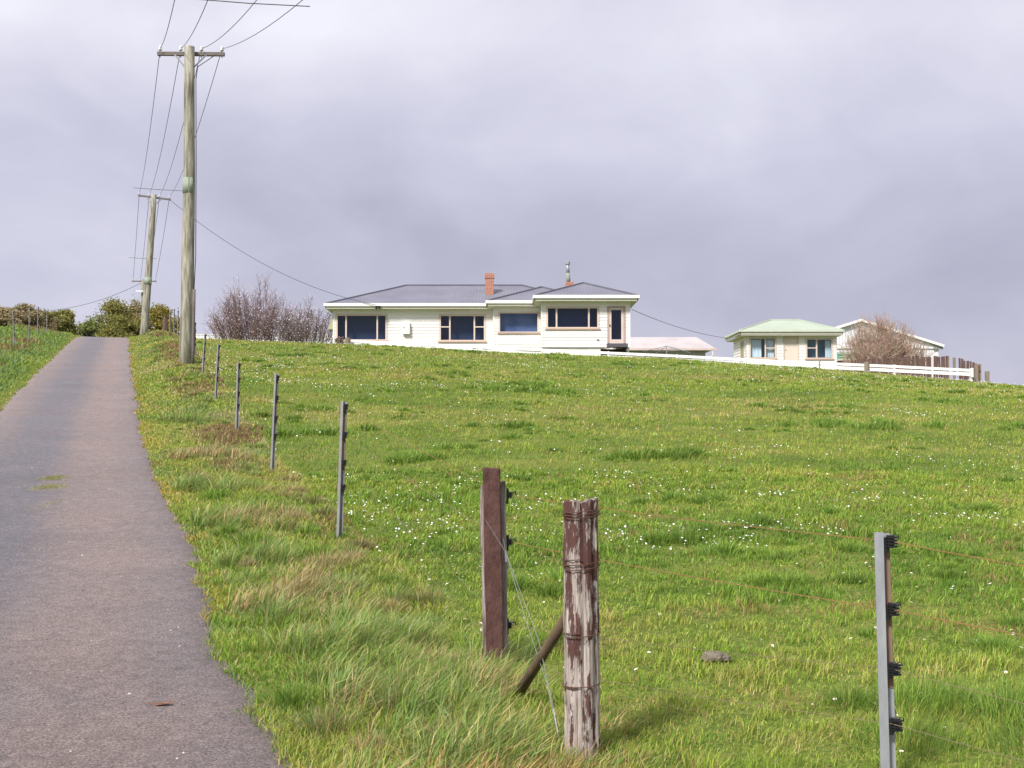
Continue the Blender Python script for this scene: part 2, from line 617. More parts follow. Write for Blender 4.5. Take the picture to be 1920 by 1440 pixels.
m, t, b = new_mat('pasture_soil')
tcn = t.nodes.new('ShaderNodeTexCoord')
na = t.nodes.new('ShaderNodeTexNoise')
na.inputs['Scale'].default_value = .55
na.inputs['Detail'].default_value = 8
na.inputs['Roughness'].default_value = .65
nb = t.nodes.new('ShaderNodeTexNoise')
nb.inputs['Scale'].default_value = 26
nb.inputs['Detail'].default_value = 6
t.links.new(tcn.outputs['Object'], na.inputs['Vector'])
t.links.new(tcn.outputs['Object'], nb.inputs['Vector'])
s_ = math_node(t, 'ADD', math_node(t, 'MULTIPLY', na.outputs['Fac'], .5), math_node(t, 'MULTIPLY', nb.outputs['Fac'], .5))
cr_ = t.nodes.new('ShaderNodeValToRGB')
cr_.color_ramp.elements[0].position = .36
cr_.color_ramp.elements[0].color = (.05, .085, .016, 1)
cr_.color_ramp.elements[1].position = .66
cr_.color_ramp.elements[1].color = (.24, .21, .07, 1)
e = cr_.color_ramp.elements.new(.5)
e.color = (.12, .165, .03, 1)
t.links.new(s_, cr_.inputs[0])
t.links.new(cr_.outputs[0], b.inputs['Base Color'])
b.inputs['Roughness'].default_value = .95
b.inputs['Specular IOR Level'].default_value = .1
bp = t.nodes.new('ShaderNodeBump')
bp.inputs['Strength'].default_value = .8
bp.inputs['Distance'].default_value = .04
t.links.new(nb.outputs['Fac'], bp.inputs['Height'])
t.links.new(bp.outputs[0], b.inputs['Normal'])
ground = big_mesh('ground', gv, np.zeros((0, 3), int), quads, m)
ground.data.polygons.foreach_set('use_smooth', [True] * len(ground.data.polygons))
tag(ground, kind='structure')


RU = np.concatenate([np.arange(-20, 3, 1.0), np.arange(3, 20, .08), np.arange(20, 45, .25), np.arange(45, 130, .8)])
el_, er_ = road_edges(RU)
NV = 17
fr_cols = np.concatenate([[-.02], np.linspace(0, 1, NV - 2), [1.02]])
rv = np.stack([el_ + (er_ - el_) * q for q in fr_cols], 1)
ru = np.repeat(RU[:, None], NV, 1)
rx, ry = xy(ru, rv)
rz = H(rx, ry) + .004
rz[:, 0] -= .05
rz[:, -1] -= .05
rverts = np.stack([rx, ry, rz], -1).reshape(-1, 3)
ii, jj = np.meshgrid(np.arange(len(RU) - 1), np.arange(NV - 1), indexing='ij')
a0 = (ii * NV + jj).ravel()
rq = np.stack([a0, a0 + NV, a0 + NV + 1, a0 + 1], -1)[:, ::-1]

m, t, b = new_mat('worn_asphalt')
at = t.nodes.new('ShaderNodeAttribute')
at.attribute_name = 'tint'                 # r = across the lane, g = along it
sp = t.nodes.new('ShaderNodeSeparateColor')
t.links.new(at.outputs['Color'], sp.inputs[0])
tcn = t.nodes.new('ShaderNodeTexCoord')


def tnoise(sc, det=6, rg=.6, st=(1, 1, 1)):
    mpn = t.nodes.new('ShaderNodeMapping')
    mpn.inputs['Scale'].default_value = st
    t.links.new(tcn.outputs['Object'], mpn.inputs[0])
    no = t.nodes.new('ShaderNodeTexNoise')
    no.inputs['Scale'].default_value = sc
    no.inputs['Detail'].default_value = det
    no.inputs['Roughness'].default_value = rg
    t.links.new(mpn.outputs[0], no.inputs['Vector'])
    return no.outputs['Fac']


fine = tnoise(85, 9, .9)
broad = tnoise(.8, 6, .6)
band = tnoise(1.0, 7, .7, (.45, .9, 1))
# exposed blue-grey stone along the crown, brown dust in the wheel tracks
cw = t.nodes.new('ShaderNodeValToRGB')
els = cw.color_ramp.elements
els[0].position = .0
els[0].color = (.15, .15, .15, 1)
els[1].position = 1.0
els[1].color = (.25, .25, .25, 1)
for p_, v_ in ((.12, .25), (.32, .95), (.50, .9), (.64, .2), (.78, .05), (.92, .35)):
    q_ = els.new(p_)
    q_.color = (v_, v_, v_, 1)
t.links.new(sp.outputs[0], cw.inputs[0])
fw = math_node(t, 'ADD', cw.outputs[0], math_node(t, 'MULTIPLY_ADD', broad, 1.1, -.55), clamp=True)
mixc = t.nodes.new('ShaderNodeMix')
mixc.data_type = 'RGBA'
mixc.inputs[6].default_value = (.248, .202, .191, 1)
mixc.inputs[7].default_value = (.165, .157, .175, 1)
t.links.new(fw, mixc.inputs[0])
gr = t.nodes.new('ShaderNodeValToRGB')
gr.color_ramp.elements[0].position = .40
gr.color_ramp.elements[0].color = (.16, .16, .16, 1)
gr.color_ramp.elements[1].position = .61
gr.color_ramp.elements[1].color = (1.92, 1.89, 1.85, 1)
t.links.new(fine, gr.inputs[0])
bn = t.nodes.new('ShaderNodeValToRGB')
bn.color_ramp.elements[0].position = .3
bn.color_ramp.elements[0].color = (.90, .90, .90, 1)
bn.color_ramp.elements[1].position = .6
bn.color_ramp.elements[1].color = (1.05, 1.05, 1.05, 1)
t.links.new(band, bn.inputs[0])
m1 = t.nodes.new('ShaderNodeMix')
m1.data_type = 'RGBA'
m1.blend_type = 'MULTIPLY'
midn = tnoise(11, 7, .8)
mg = t.nodes.new('ShaderNodeValToRGB')
mg.color_ramp.elements[0].position = .38
mg.color_ramp.elements[0].color = (.82, .82, .83, 1)
mg.color_ramp.elements[1].position = .62
mg.color_ramp.elements[1].color = (1.16, 1.155, 1.15, 1)
t.links.new(midn, mg.inputs[0])
m3 = t.nodes.new('ShaderNodeMix')
m3.data_type = 'RGBA'
m3.blend_type = 'MULTIPLY'
m3.inputs[0].default_value = 1
m1.inputs[0].default_value = 1
t.links.new(mixc.outputs[2], m1.inputs[6])
t.links.new(gr.outputs[0], m1.inputs[7])
m2 = t.nodes.new('ShaderNodeMix')
m2.data_type = 'RGBA'
m2.blend_type = 'MULTIPLY'
m2.inputs[0].default_value = 1
t.links.new(m1.outputs[2], m3.inputs[6])
t.links.new(mg.outputs[0], m3.inputs[7])
t.links.new(m3.outputs[2], m2.inputs[6])
t.links.new(bn.outputs[0], m2.inputs[7])
t.links.new(m2.outputs[2], b.inputs['Base Color'])
b.inputs['Roughness'].default_value = .85
b.inputs['Specular IOR Level'].default_value = .25
bp = t.nodes.new('ShaderNodeBump')
bp.inputs['Strength'].default_value = .7
bp.inputs['Distance'].default_value = .02
t.links.new(fine, bp.inputs['Height'])
t.links.new(bp.outputs[0], b.inputs['Normal'])
fr = np.repeat(np.clip(fr_cols, 0, 1)[None], len(RU), 0).ravel()
rt = np.stack([fr, np.repeat(RU, NV) / 100, fr * 0], -1)
road = big_mesh('driveway_road', rverts, np.zeros((0, 3), int), rq, m, rt)
road.data.polygons.foreach_set('use_smooth', [True] * len(road.data.polygons))
tag(road, kind='structure')

# ------------------------------------------------------------------ house parts
TAN = math.tan(R(20))


def board_wall(mb, p0, p1, z0, z1, openings=(), row=.19, lip=.032):
    """weatherboards from p0 to p1 (seen from outside, left to right), cut around openings (s0, s1, z0, z1)"""
    p0, p1 = np.array(p0, float), np.array(p1, float)
    ln = np.linalg.norm(p1 - p0)
    d = (p1 - p0) / ln
    nrm = np.array([d[1], -d[0]])
    nr = int(math.ceil((z1 - z0) / row))
    for k in range(nr):
        a, c = z0 + k * row, min(z0 + (k + 1) * row, z1)
        cuts = sorted({a, c} | {z for o in openings for z in (o[2], o[3]) if a < z < c})
        for q in range(len(cuts) - 1):
            lo, hi = cuts[q], cuts[q + 1]
            mid = (lo + hi) / 2
            spans = [(0, ln)]
            for o in openings:
                if o[2] < mid < o[3]:
                    ns = []
                    for s0, s1 in spans:
                        if o[0] > s0:
                            ns.append((s0, min(s1, o[0])))
                        if o[1] < s1:
                            ns.append((max(s0, o[1]), s1))
                    spans = [x for x in ns if x[1] - x[0] > 1e-4]
            ol, oh = lip * (1 - (lo - a) / row), lip * (1 - (hi - a) / row)
            for s0, s1 in spans:
                A, B = p0 + d * s0, p0 + d * s1
                v = [(*(A + nrm * ol), lo), (*(B + nrm * ol), lo), (*(B + nrm * oh), hi), (*(A + nrm * oh), hi)]
                f = [(0, 1, 2, 3)]
                if q == 0:
                    v += [(*A, lo), (*B, lo)]
                    f.append((4, 5, 1, 0))
                mb.add(v, f)


def window(root, x0, x1, z0, z1, y, mull=(), trans=(), room='room', glass='glass', frame='frame', sill='sill', fw=.07, depth=.7, curtains=()):
    """front-facing window set in an opening: frame > pane, sill, interior"""
    f = MB()
    f.box(x0 - .05, x1 + .05, y - .05, y + .09, z1 - fw, z1 + .05)
    f.box(x0 - .05, x0 + fw, y - .05, y + .09, z0, z1 - fw)
    f.box(x1 - fw, x1 + .05, y - .05, y + .09, z0, z1 - fw)
    f.box(x0 + fw, x1 - fw, y - .05, y + .09, z0, z0 + fw * .7)
    xs = [x0 + fw] + [q for q in mull] + [x1 - fw]
    for q in mull:
        f.box(q - .045, q + .045, y - .045, y + .085, z0 + fw * .7, z1 - fw)
    for (xa, xb, zt) in trans:
        f.box(xa, xb, y - .04, y + .08, zt - .035, zt + .035)
    fo = f.build('window', M[frame], root)
    g = MB()
    g.add([(x0 + fw * .6, y + .035, z0 + .02), (x1 - fw * .6, y + .035, z0 + .02), (x1 - fw * .6, y + .035, z1 - fw * .6), (x0 + fw * .6, y + .035, z1 - fw * .6)], [(0, 1, 2, 3)])
    g.build('pane', M[glass], fo)
    r = MB()
    xa, xb, ya, yb, za, zb = x0, x1, y + .1, y + depth, z0 - .02, z1 + .02
    v = [(xa, ya, za), (xb, ya, za), (xb, yb, za), (xa, yb, za), (xa, ya, zb), (xb, ya, zb), (xb, yb, zb), (xa, yb, zb)]
    r.add(v, [(0, 1, 2, 3), (4, 7, 6, 5), (1, 5, 6, 2), (2, 6, 7, 3), (3, 7, 4, 0)])
    r.build('interior', M[room], fo)
    if sill:
        s = MB().box(x0 - .10, x1 + .10, y - .10, y + .05, z0 - .09, z0 - .002)
        s.build('sill', M[sill], fo)
    for (ca, cb) in curtains:
        c = MB()
        n = 26
        pts = [(ca + (cb - ca) * i / n, y + .22 + .035 * math.sin(i * 1.9) + .012 * math.sin(i * .7)) for i in range(n + 1)]
        c.add([(px, py, z0 + .08) for px, py in pts] + [(px, py, z1 - .1) for px, py in pts], [(i, i + 1, n + 2 + i, n + 1 + i) for i in range(n)])
        c.build('curtain', M['curtain'], fo, smooth=True)
    return fo


def hip_roof(mb, caps, x0, x1, y0, y1, z, tan=TAN, back=None):
    """hip roof; back=None: four hips, else the ridge runs on to y=back"""
    half = (x1 - x0) / 2 if back is not None else (y1 - y0) / 2
    if back is None:
        ra, rb = (x0 + half, y0 + half, z + half * tan), (x1 - half, y0 + half, z + half * tan)
        v = [(x0, y0, z), (x1, y0, z), (x1, y1, z), (x0, y1, z), ra, rb]
        mb.add(v, [(0, 1, 5, 4), (2, 3, 4, 5)], 0)
        mb.add(v, [(1, 2, 5), (3, 0, 4)], 1)
        for p, q in ((v[0], ra), (v[1], rb), (v[2], rb), (v[3], ra), (ra, rb)):
            caps.tube([np.array(p) + (0, 0, .02), np.array(q) + (0, 0, .02)], .055, 6)
    else:
        xc = (x0 + x1) / 2
        ra, rb = (xc, y0 + half, z + half * tan), (xc, back, z + half * tan)
        v = [(x0, y0, z), (x1, y0, z), (x1, back, z), (x0, back, z), ra, rb]
        mb.add(v, [(0, 1, 4)], 0)
        mb.add(v, [(1, 2, 5, 4), (3, 0, 4, 5)], 1)
        for p, q in ((v[0], ra), (v[1], ra), (ra, rb)):
            caps.tube([np.array(p) + (0, 0, .02), np.array(q) + (0, 0, .02)], .055, 6)


YM, YB, YW = 77.0, 75.4, 72.6               # the fronts of main wall, middle bay and right wing
OH = .6
fx = lambda px, Y: P(px, 600, Y)[0]
fz = lambda py, Y: P(960, py, Y)[2]
zE = fz(569.5, YM - OH)
house = thing('weatherboard_house', (fx(900, YM), YM, float(H(fx(900, YM), YM))), 'long cream weatherboard house with grey hipped roof and red brick chimney', 'house')
xL, xR = fx(626, YM), fx(1121, YM) - OH
xbL, xbR = fx(926, YB), fx(1016, YW)
xwL, xwR = fx(1016, YW), fx(1180, YW)
zS = zE - .30                                # soffit level
z0b = fz(651, YW)                            # foot of the boards on the wing
ywin = {}


def opening(x0, x1, z0, z1, xs):
    return (x0 - xs, x1 - xs, z0, z1)


w1 = (fx(631, YM), fx(725, YM), fz(638, YM), fz(590, YM))
w2 = (fx(824.5, YM), fx(909.5, YM), fz(639, YM), fz(590.5, YM))
w3 = (fx(936, YB), fx(1009, YB), fz(623, YB), fz(586, YB))
w4 = (fx(1025, YW), fx(1122, YW), fz(615, YW), fz(576, YW))
dr = (fx(1141, YW), fx(1170, YW), fz(643, YW), fz(577, YW))
wl = MB()
board_wall(wl, (xL, YM), (xbL, YM), z0b, zS, [opening(*w1, xL), opening(*w2, xL)])
board_wall(wl, (xbL, YM), (xbL, YB), z0b, zS)
board_wall(wl, (xbL, YB), (xbR, YB), z0b, zS, [opening(*w3, xbL)])
board_wall(wl, (xwL, YB), (xwL, YW), z0b, zS)
board_wall(wl, (xwL, YW), (xwR, YW), z0b, zS, [opening(*w4, xwL), opening(*dr, xwL)])
board_wall(wl, (xwR, YW), (xwR, YM + 7.8), z0b, zS)
board_wall(wl, (xL, YM + 7.8), (xL, YM), z0b, zS)
board_wall(wl, (xwR, YM + 7.8), (xL, YM + 7.8), z0b, zS)
wl.build('wall', M['board'], house)
for (cx_, cy_) in ((xL, YM), (xbL, YB), (xwL, YW), (xwR, YW)):   # corner stops
    MB().box(cx_ - .05, cx_ + .05, cy_ - .05, cy_ + .05, z0b - .02, zS - .004).build('corner_board', M['white'], house)
fd = MB()
fd.box(xL + .05, xbL + .3, YM + .06, YM + 7.7, z0b - 1.2, z0b - .004)
fd.box(xbL + .05, xbR + .3, YB + .06, YM + .1, z0b - 1.2, z0b - .004)
fd.box(xwL + .06, fx(1126, YW), YW + .06, YM + .2, z0b - 1.2, z0b - .004)
fd.build('foundation', M['base'], house)
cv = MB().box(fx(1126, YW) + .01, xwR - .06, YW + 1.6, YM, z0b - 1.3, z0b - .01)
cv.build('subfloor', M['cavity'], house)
pb = MB().box(xwR - .12, xwR - .01, YW + .02, YW + .12, z0b - 1.1, z0b - .004)
pb.build('corner_pier', M['white'], house)
mull = lambda w, Y, *px: [fx(q, Y) for q in px]
window(house, *w1, YM, mull(w1, YM, 649, 707.5), room='room')
window(house, *w2, YM, mull(w2, YM, 843.5, 889.5), [(w2[0] + .07, fx(843.5, YM) - .04, fz(613, YM)), (fx(889.5, YM) + .04, w2[1] - .07, fz(613, YM))])
window(house, *w3, YB, (), room='room_light', sill='dark_frame', fw=.05, depth=.45)
window(house, *w4, YW, mull(w4, YW, 1043.5, 1104), room='room')
# glazed door
d_ = MB()
x0, x1, z0, z1 = dr
d_.box(x0 - .08, x0 + .03, YW - .05, YW + .08, z0, z1)
d_.box(x1 - .03, x1 + .08, YW - .05, YW + .08, z0, z1)
d_.box(x0 - .08, x1 + .08, YW - .055, YW + .08, z1 + .002, z1 + .09)
do = d_.build('door', M['dark_frame'], house)
d_ = MB()
d_.box(x0 + .032, x0 + .16, YW - .03, YW + .05, z0, z1)
d_.box(x1 - .16, x1 - .032, YW - .03, YW + .05, z0, z1)
d_.box(x0 + .16, x1 - .16, YW - .03, YW + .05, z0, z0 + .2)
d_.box(x0 + .16, x1 - .16, YW - .03, YW + .05, z1 - .13, z1)
d_.build('door_leaf', M['frame'], do)
MB().box(x0 + .16, x1 - .16, YW + .0, YW + .01, z0 + .2, z1 - .13).build('pane', M['glass'], do)
r_ = MB()
r_.box(x0, x1, YW + .9, YW + .92, z0, z1).box(x0 - .02, x0, YW + .1, YW + .92, z0, z1).box(x1, x1 + .02, YW + .1, YW + .92, z0, z1).box(x0, x1, YW + .1, YW + .9, z1, z1 + .02)
r_.build('interior', M['room'], do)
MB().box(x0 + .05, x0 + .09, YW - .09, YW - .03, z0 + .95, z0 + 1.05).build('handle', M['black'], do)
MB().box(fx(1137, YW), fx(1175, YW), YW - .75, YW - .03, z0b - .04, z0b + .17).build('door_step', M['mat'], house)
# meter box, vents
mbx = (fx(755, YM), fx(769, YM), fz(627, YM), fz(605, YM))
mo = MB().box(mbx[0], mbx[1], YM - .26, YM - .02, mbx[2], mbx[3]).build('meter_box', M['white'], house, bevel=.015)
MB().box(mbx[0] + .08, mbx[0] + .13, YM - .275, YM - .262, mbx[2] + .36, mbx[2] + .42).build('lock', M['black'], mo)
for vx, vy in ((756, 644.5), (787, 645), (795, 646.5), (892, 653), (910, 653.5)):
    MB().box(fx(vx, YM) - .16, fx(vx, YM) + .16, YM - .035, YM - .024, fz(vy, YM) - .05, fz(vy, YM) + .05).build('vent', M['cavity'], house)
MB().box(fx(1119, YW), fx(1123, YW), YW - .06, YW - .02, fz(638.5, YW), fz(635.5, YW)).build('vent', M['galv_old'], house)
# fixed awning on the left wall
aw = MB()
aw.add([(xL - .05, YM + .4, zS - .01), (xL - .05, YM + 3.2, zS - .01), (xL - .42, YM + 3.2, zS - 1.15), (xL - .42, YM + .4, zS - 1.15),
        (xL - .02, YM + .4, zS - 1.15), (xL - .02, YM + 3.2, zS - 1.15)], [(0, 3, 2, 1), (0, 4, 3), (1, 2, 5), (3, 4, 5, 2)])
aw.build('side_awning', M['olive'], house)
# roofs
rf, cp_ = MB(), MB()
yF, yFB, yFW = YM - OH, YB - OH, YW - OH
rx0, rx1 = fx(610, yF), fx(1121, yF)
bx0, bx1 = fx(913.5, yFB), fx(1123, yFB)
wx0, wx1 = fx(1002.5, yFW), fx(1196, yFW)
hip_roof(rf, cp_, rx0, rx1, yF, yF + 9.0, zE)
hip_roof(rf, cp_, bx0, bx1, yFB, None, zE, back=YM + 3.3)
hip_roof(rf, cp_, wx0, wx1, yFW, None, zE, back=YM + 3.0)
rfo = rf.build('roof', [M['roof_x'], M['roof_y']], house)
cp_.build('ridge_cap', M['cap'], rfo)


def eave_run(gut, sof, pts, zE, closed=False, gh=.18, wd=.10):
    """gutter with a fascia board below it along the outline (outside on the right of travel)"""
    n = len(pts)
    for i in range(n if closed else n - 1):
        a, c = np.array(pts[i], float), np.array(pts[(i + 1) % n], float)
        d = (c - a) / np.linalg.norm(c - a)
        nr = np.array([d[1], -d[0]])
        L_ = np.linalg.norm(c - a)
        mid = (a + c) / 2 + nr * wd / 2
        gut.obox((*mid, zE - gh / 2 + .03), (*(d * (L_ / 2 + wd * .98)), 0), (*(nr * wd / 2), 0), (0, 0, gh / 2))
        mid = (a + c) / 2 - nr * .02
        sof.obox((*mid, zE - .215), (*(d * (L_ / 2 - .002)), 0), (*(nr * .018), 0), (0, 0, .083))


gut, sof = MB(), MB()
eave_run(gut, sof, [(rx0, yF + 9), (rx0, yF), (bx0, yF)], zE)
eave_run(gut, sof, [(bx0, yF - .1), (bx0, yFB), (wx0, yFB)], zE)
eave_run(gut, sof, [(wx0, yFB - .1), (wx0, yFW), (wx1, yFW), (wx1, yF + 6)], zE)
gut.build('gutter', M['white'], rfo)
sof.box(rx0 + .04, bx0 + .5, yF + .04, YM + .1, zS - .005, zS + .02)
sof.box(rx0 + .04, xL + .1, YM + .1, yF + 9, zS - .005, zS + .02)
sof.box(bx0 + .04, wx0 + .5, yFB + .04, YB + .1, zS - .008, zS + .017)
sof.box(bx0 + .04, xbL + .1, YB + .1, yF + .3, zS - .008, zS + .017)
sof.box(wx0 + .04, wx1 - .04, yFW + .04, YW + .1, zS - .011, zS + .014)
sof.box(wx0 + .04, xwL + .1, YW + .1, yFB + .3, zS - .011, zS + .014)
sof.box(xwR - .1, wx1 - .04, YW + .1, yF + 6, zS - .011, zS + .014)
sof.build('soffit', M['soffit'], rfo)
# chimney and flue
cy_ = 78.6
ch = MB()
cz0, cz1 = fz(556, cy_), fz(512, cy_)
cxa, cxb = fx(910, cy_), fx(925.5, cy_)
ch.box(cxa, cxb, cy_, cy_ + .55, cz0 - .3, cz1 - .30)
ch.box(cxa - .04, cxb + .04, cy_ - .04, cy_ + .59, cz1 - .298, cz1 - .10)
ch.box(cxa - .01, cxb + .01, cy_ - .01, cy_ + .56, cz1 - .098, cz1)
cho = ch.build('chimney', M['brick'], rfo)
MB().box(cxa - .06, cxb + .06, cy_ - .06, cy_ + .61, cz0 - .3, cz0 + .10).build('flashing', M['cap'], cho)
fy = 76.6
fl = MB().box(fx(1061, fy), fx(1076, fy), fy, fy + .5, zE + .4, fz(528.5, fy))
flo = fl.build('chimney', M['brick'], rfo)
fxc = fx(1066.5, fy)
MB().tube([(fxc, fy + .25, fz(529, fy)), (fxc - .03, fy + .25, fz(511, fy))], .115, 12).build('flue', M['guard'], flo, smooth=True)
MB().tube([(fxc - .03, fy + .25, fz(511.1, fy)), (fxc - .06, fy + .25, fz(494, fy))], .105, 12).build('flue', M['galv'], flo, smooth=True)
MB().lathe([(.02, .0), (.15, .0), (.16, .16), (.03, .2)], (fxc - .06, fy + .25, fz(495, fy)), 12).build('flue_cowl', M['galv'], flo)
# service bracket under the eave
sb = MB().box(fx(704, yF), fx(714, yF), yF - .14, yF - .105, zE - .22, zE - .14)
sb.tube([(fx(706, yF), yF - .15, zE - .2), (fx(706, yF), yF - .15, zE - .38)], .04, 6)
sb.tube([(fx(712, yF), yF - .15, zE - .2), (fx(712, yF), yF - .15, zE - .34)], .035, 6)
sb.build('service_bracket', M['black'], house)

# ------------------------------------------------------------------ small cottage with green roof
YC = 88.6
yc0 = 88.0
czE = fz(619, yc0)
cx0, cx1 = fx(1388, yc0), fx(1580, yc0)
cwL, cwR = fx(1399, YC), fx(1568, YC)
cy1 = yc0 + 6.2
cot = thing('cottage', (fx(1480, YC), YC, float(H(fx(1480, YC), YC))), 'small cream cottage with pale green roof, curtained windows and a beige door', 'cottage')
cz0 = fz(684, YC) - .6
czS = czE - .36
v1 = (fx(1405, YC), fx(1454, YC), fz(671.5, YC), fz(633.5, YC))
v2 = (fx(1511, YC), fx(1560, YC), fz(672, YC), fz(635, YC))
cd = (fx(1470, YC), fx(1495, YC), fz(682, YC), fz(634, YC))
wl = MB()
board_wall(wl, (cwL, YC), (cwR, YC), cz0, czS, [opening(*v1, cwL), opening(*v2, cwL), opening(*cd, cwL)], .2)
board_wall(wl, (cwR, YC), (cwR, cy1 - .6), cz0, czS, (), .2)
board_wall(wl, (cwL, cy1 - .6), (cwL, YC), cz0, czS, (), .2)
board_wall(wl, (cwR, cy1 - .6), (cwL, cy1 - .6), cz0, czS, (), .2)
wl.build('wall', M['board'], cot)
window(cot, *v1, YC, [fx(1434.5, YC)], [(fx(1434.5, YC) + .04, v1[1] - .07, fz(652.5, YC))], room='room_teal', glass='glass_clear', curtains=((v1[0] + .05, v1[0] + .85), (v1[1] - .62, v1[1] - .1)))
window(cot, *v2, YC, [fx(1530.5, YC)], [(v2[0] + .07, fx(1530.5, YC) - .04, fz(652.5, YC))], room='room_teal', glass='glass_clear', curtains=((v2[1] - .45, v2[1] - .06),))
dd = MB().box(cd[0], cd[1], YC + .0, YC + .05, cd[2], cd[3]).build('door', M['door'], cot)
MB().box(cd[0] - .09, cd[0] - .002, YC - .05, YC + .08, cd[2], cd[3]).box(cd[1] + .002, cd[1] + .09, YC - .05, YC + .08, cd[2], cd[3]).box(cd[0] - .09, cd[1] + .09, YC - .052, YC + .08, cd[3] + .002, cd[3] + .09).build('door_frame', M['frame'], dd)
MB().lathe([(.005, 0), (.03, .0), (.03, .04), (.005, .05)], (cd[0] + .1, YC - .03, cd[2] + .95), 8).build('handle', M['rust'], dd)
# side window on the left wall
sw = MB()
sy0, sy1, sz0, sz1 = YC + .7, YC + 2.1, fz(674, YC), fz(636, YC)
sw.box(cwL - .05, cwL + .05, sy0, sy0 + .09, sz0, sz1).box(cwL - .05, cwL + .05, sy1 - .09, sy1, sz0, sz1).box(cwL - .05, cwL + .05, sy0 + .09, sy1 - .09, sz1 - .09, sz1).box(cwL - .05, cwL + .05, sy0 + .09, sy1 - .09, sz0, sz0 + .08)
swo = sw.build('window', M['frame'], cot)
MB().box(cwL - .035, cwL - .03, sy0 + .09, sy1 - .09, sz0 + .08, sz1 - .09).build('pane', M['olive'], swo)
rf, cp_ = MB(), MB()
ch_ = 3.1
rise = .98
ra, rb = (cx0 + 2.75, yc0 + ch_, czE + rise), (cx1 - 2.35, yc0 + ch_, czE + rise)
v = [(cx0, yc0, czE), (cx1, yc0, czE), (cx1, cy1, czE), (cx0, cy1, czE), ra, rb]
rf.add(v, [(0, 1, 5, 4), (2, 3, 4, 5)], 0)
rf.add(v, [(1, 2, 5), (3, 0, 4)], 1)
for p_, q_ in ((v[0], ra), (v[1], rb), (v[2], rb), (v[3], ra), (ra, rb)):
    cp_.tube([np.array(p_) + (0, 0, .02), np.array(q_) + (0, 0, .02)], .05, 6)
cro = rf.build('roof', [M['green_x'], M['green_y']], cot)
cp_.build('ridge_cap', M['green_x'], cro)
gut, sof = MB(), MB()
eave_run(gut, sof, [(cx0, cy1), (cx0, yc0), (cx1, yc0), (cx1, cy1)], czE, gh=.15)
gut.build('gutter', mat('pale_green_gutter', (.55, .60, .50), (.50, .55, .46), 3), cro)
sof.box(cx0 + .04, cx1 - .04, yc0 + .04, cy1, czS - .005, czS + .02)
sof.build('soffit', M['soffit'], cro)

# ------------------------------------------------------------------ long shed between house and cottage
ys = 100.0
sx0, sx1 = fx(1150, ys), fx(1342, ys)
sz = fz(653.5, ys)
szr = fz(632, ys + 3.2)
shed = thing('shed', (sx0, ys, float(H(sx0, ys))), 'low grey corrugated shed with faded pink roof beyond the right end of the house', 'shed')
MB().box(sx0 + .2, sx1 - .75, ys + .5, ys + 6, sz - 3.4, sz - .06).build('wall', M['iron_grey'], shed)
rxe = fx(1306, ys + 3.2)
v = [(sx0, ys, sz), (sx1, ys, sz), (sx1, ys + 6.4, sz), (sx0, ys + 6.4, sz), (sx0, ys + 3.2, szr), (rxe, ys + 3.2, szr)]
so = MB().add(v, [(0, 1, 5, 4), (1, 2, 5), (2, 3, 4, 5), (3, 0, 4), (3, 2, 1, 0)]).build('roof', M['pink_roof'], shed)
gt = MB().box(sx0, sx1 + .05, ys - .12, ys - .01, sz - .14, sz + .03).build('gutter', mat('tan_gutter', (.60, .50, .46), (.52, .43, .40), 3), so)
dp = MB().tube([(sx1 - .25, ys - .05, sz - .15), (sx1 - .25, ys - .02, sz - .5), (sx1 - .6, ys + .4, sz - 1.1), (sx1 - .6, ys + .44, sz - 2.6)], .05, 6).build('downpipe', M['white'], shed)

# ------------------------------------------------------------------ white barn
yb = 115.0
bpk = P(1613, 600, yb)
bR = P(1768, 648.5, yb)
bL = (bpk[0] - (bR[0] - bpk[0]), yb, bR[2])
barn = thing('barn', (bpk[0], yb, float(H(bpk[0], yb))), 'white corrugated iron barn with a wide gable behind the cottage and shrub', 'barn')
w_ = MB()
zb0 = bR[2] - 5
v = [(bL[0] + .4, yb, zb0), (bR[0] - .4, yb, zb0), (bR[0] - .4, yb, bR[2] - .05), (bpk[0], yb, bpk[2] - .12), (bL[0] + .4, yb, bR[2] - .05)]
v += [(a, yb + 14, c) for a, _, c in v]
w_.add(v, [(0, 1, 2, 3, 4), (9, 8, 7, 6, 5), (1, 6, 7, 2), (5, 0, 4, 9)])
w_.build('wall', M['iron_x'], barn)
r_ = MB()
v = [(bL[0], yb - .3, bL[2]), (bpk[0], yb - .3, bpk[2]), (bR[0], yb - .3, bR[2]), (bL[0], yb + 14.3, bL[2]), (bpk[0], yb + 14.3, bpk[2]), (bR[0], yb + 14.3, bR[2])]
v += [(a, b_y, c - .1) for a, b_y, c in v]
r_.add(v, [(0, 1, 4, 3), (1, 2, 5, 4), (6, 9, 10, 7), (7, 10, 11, 8), (0, 6, 7, 1), (1, 7, 8, 2), (2, 8, 11, 5), (0, 3, 9, 6), (3, 4, 10, 9), (4, 5, 11, 10)])
bro = r_.build('roof', M['iron_x'], barn)
bg_ = MB()
for A, B in ((bL, bpk), (bpk, bR)):
    bg_.bar((A[0], yb - .36, A[2] - .03), (B[0], yb - .36, B[2] - .03), .07, .22)
bg_.build('barge_board', M['white'], bro)
zt = fz(651.5, yb)
MB().box(bL[0] + .2, fx(1757, yb), yb - .12, yb - .004, zt - .1, zt + .08).build('trim_rail', M['white'], barn)
MB().box(bR[0] - .9, bR[0] - .05, yb - .2, yb - .37 + .3, bR[2] - .32, bR[2] - .1).build('gutter_box', M['galv_old'], barn)

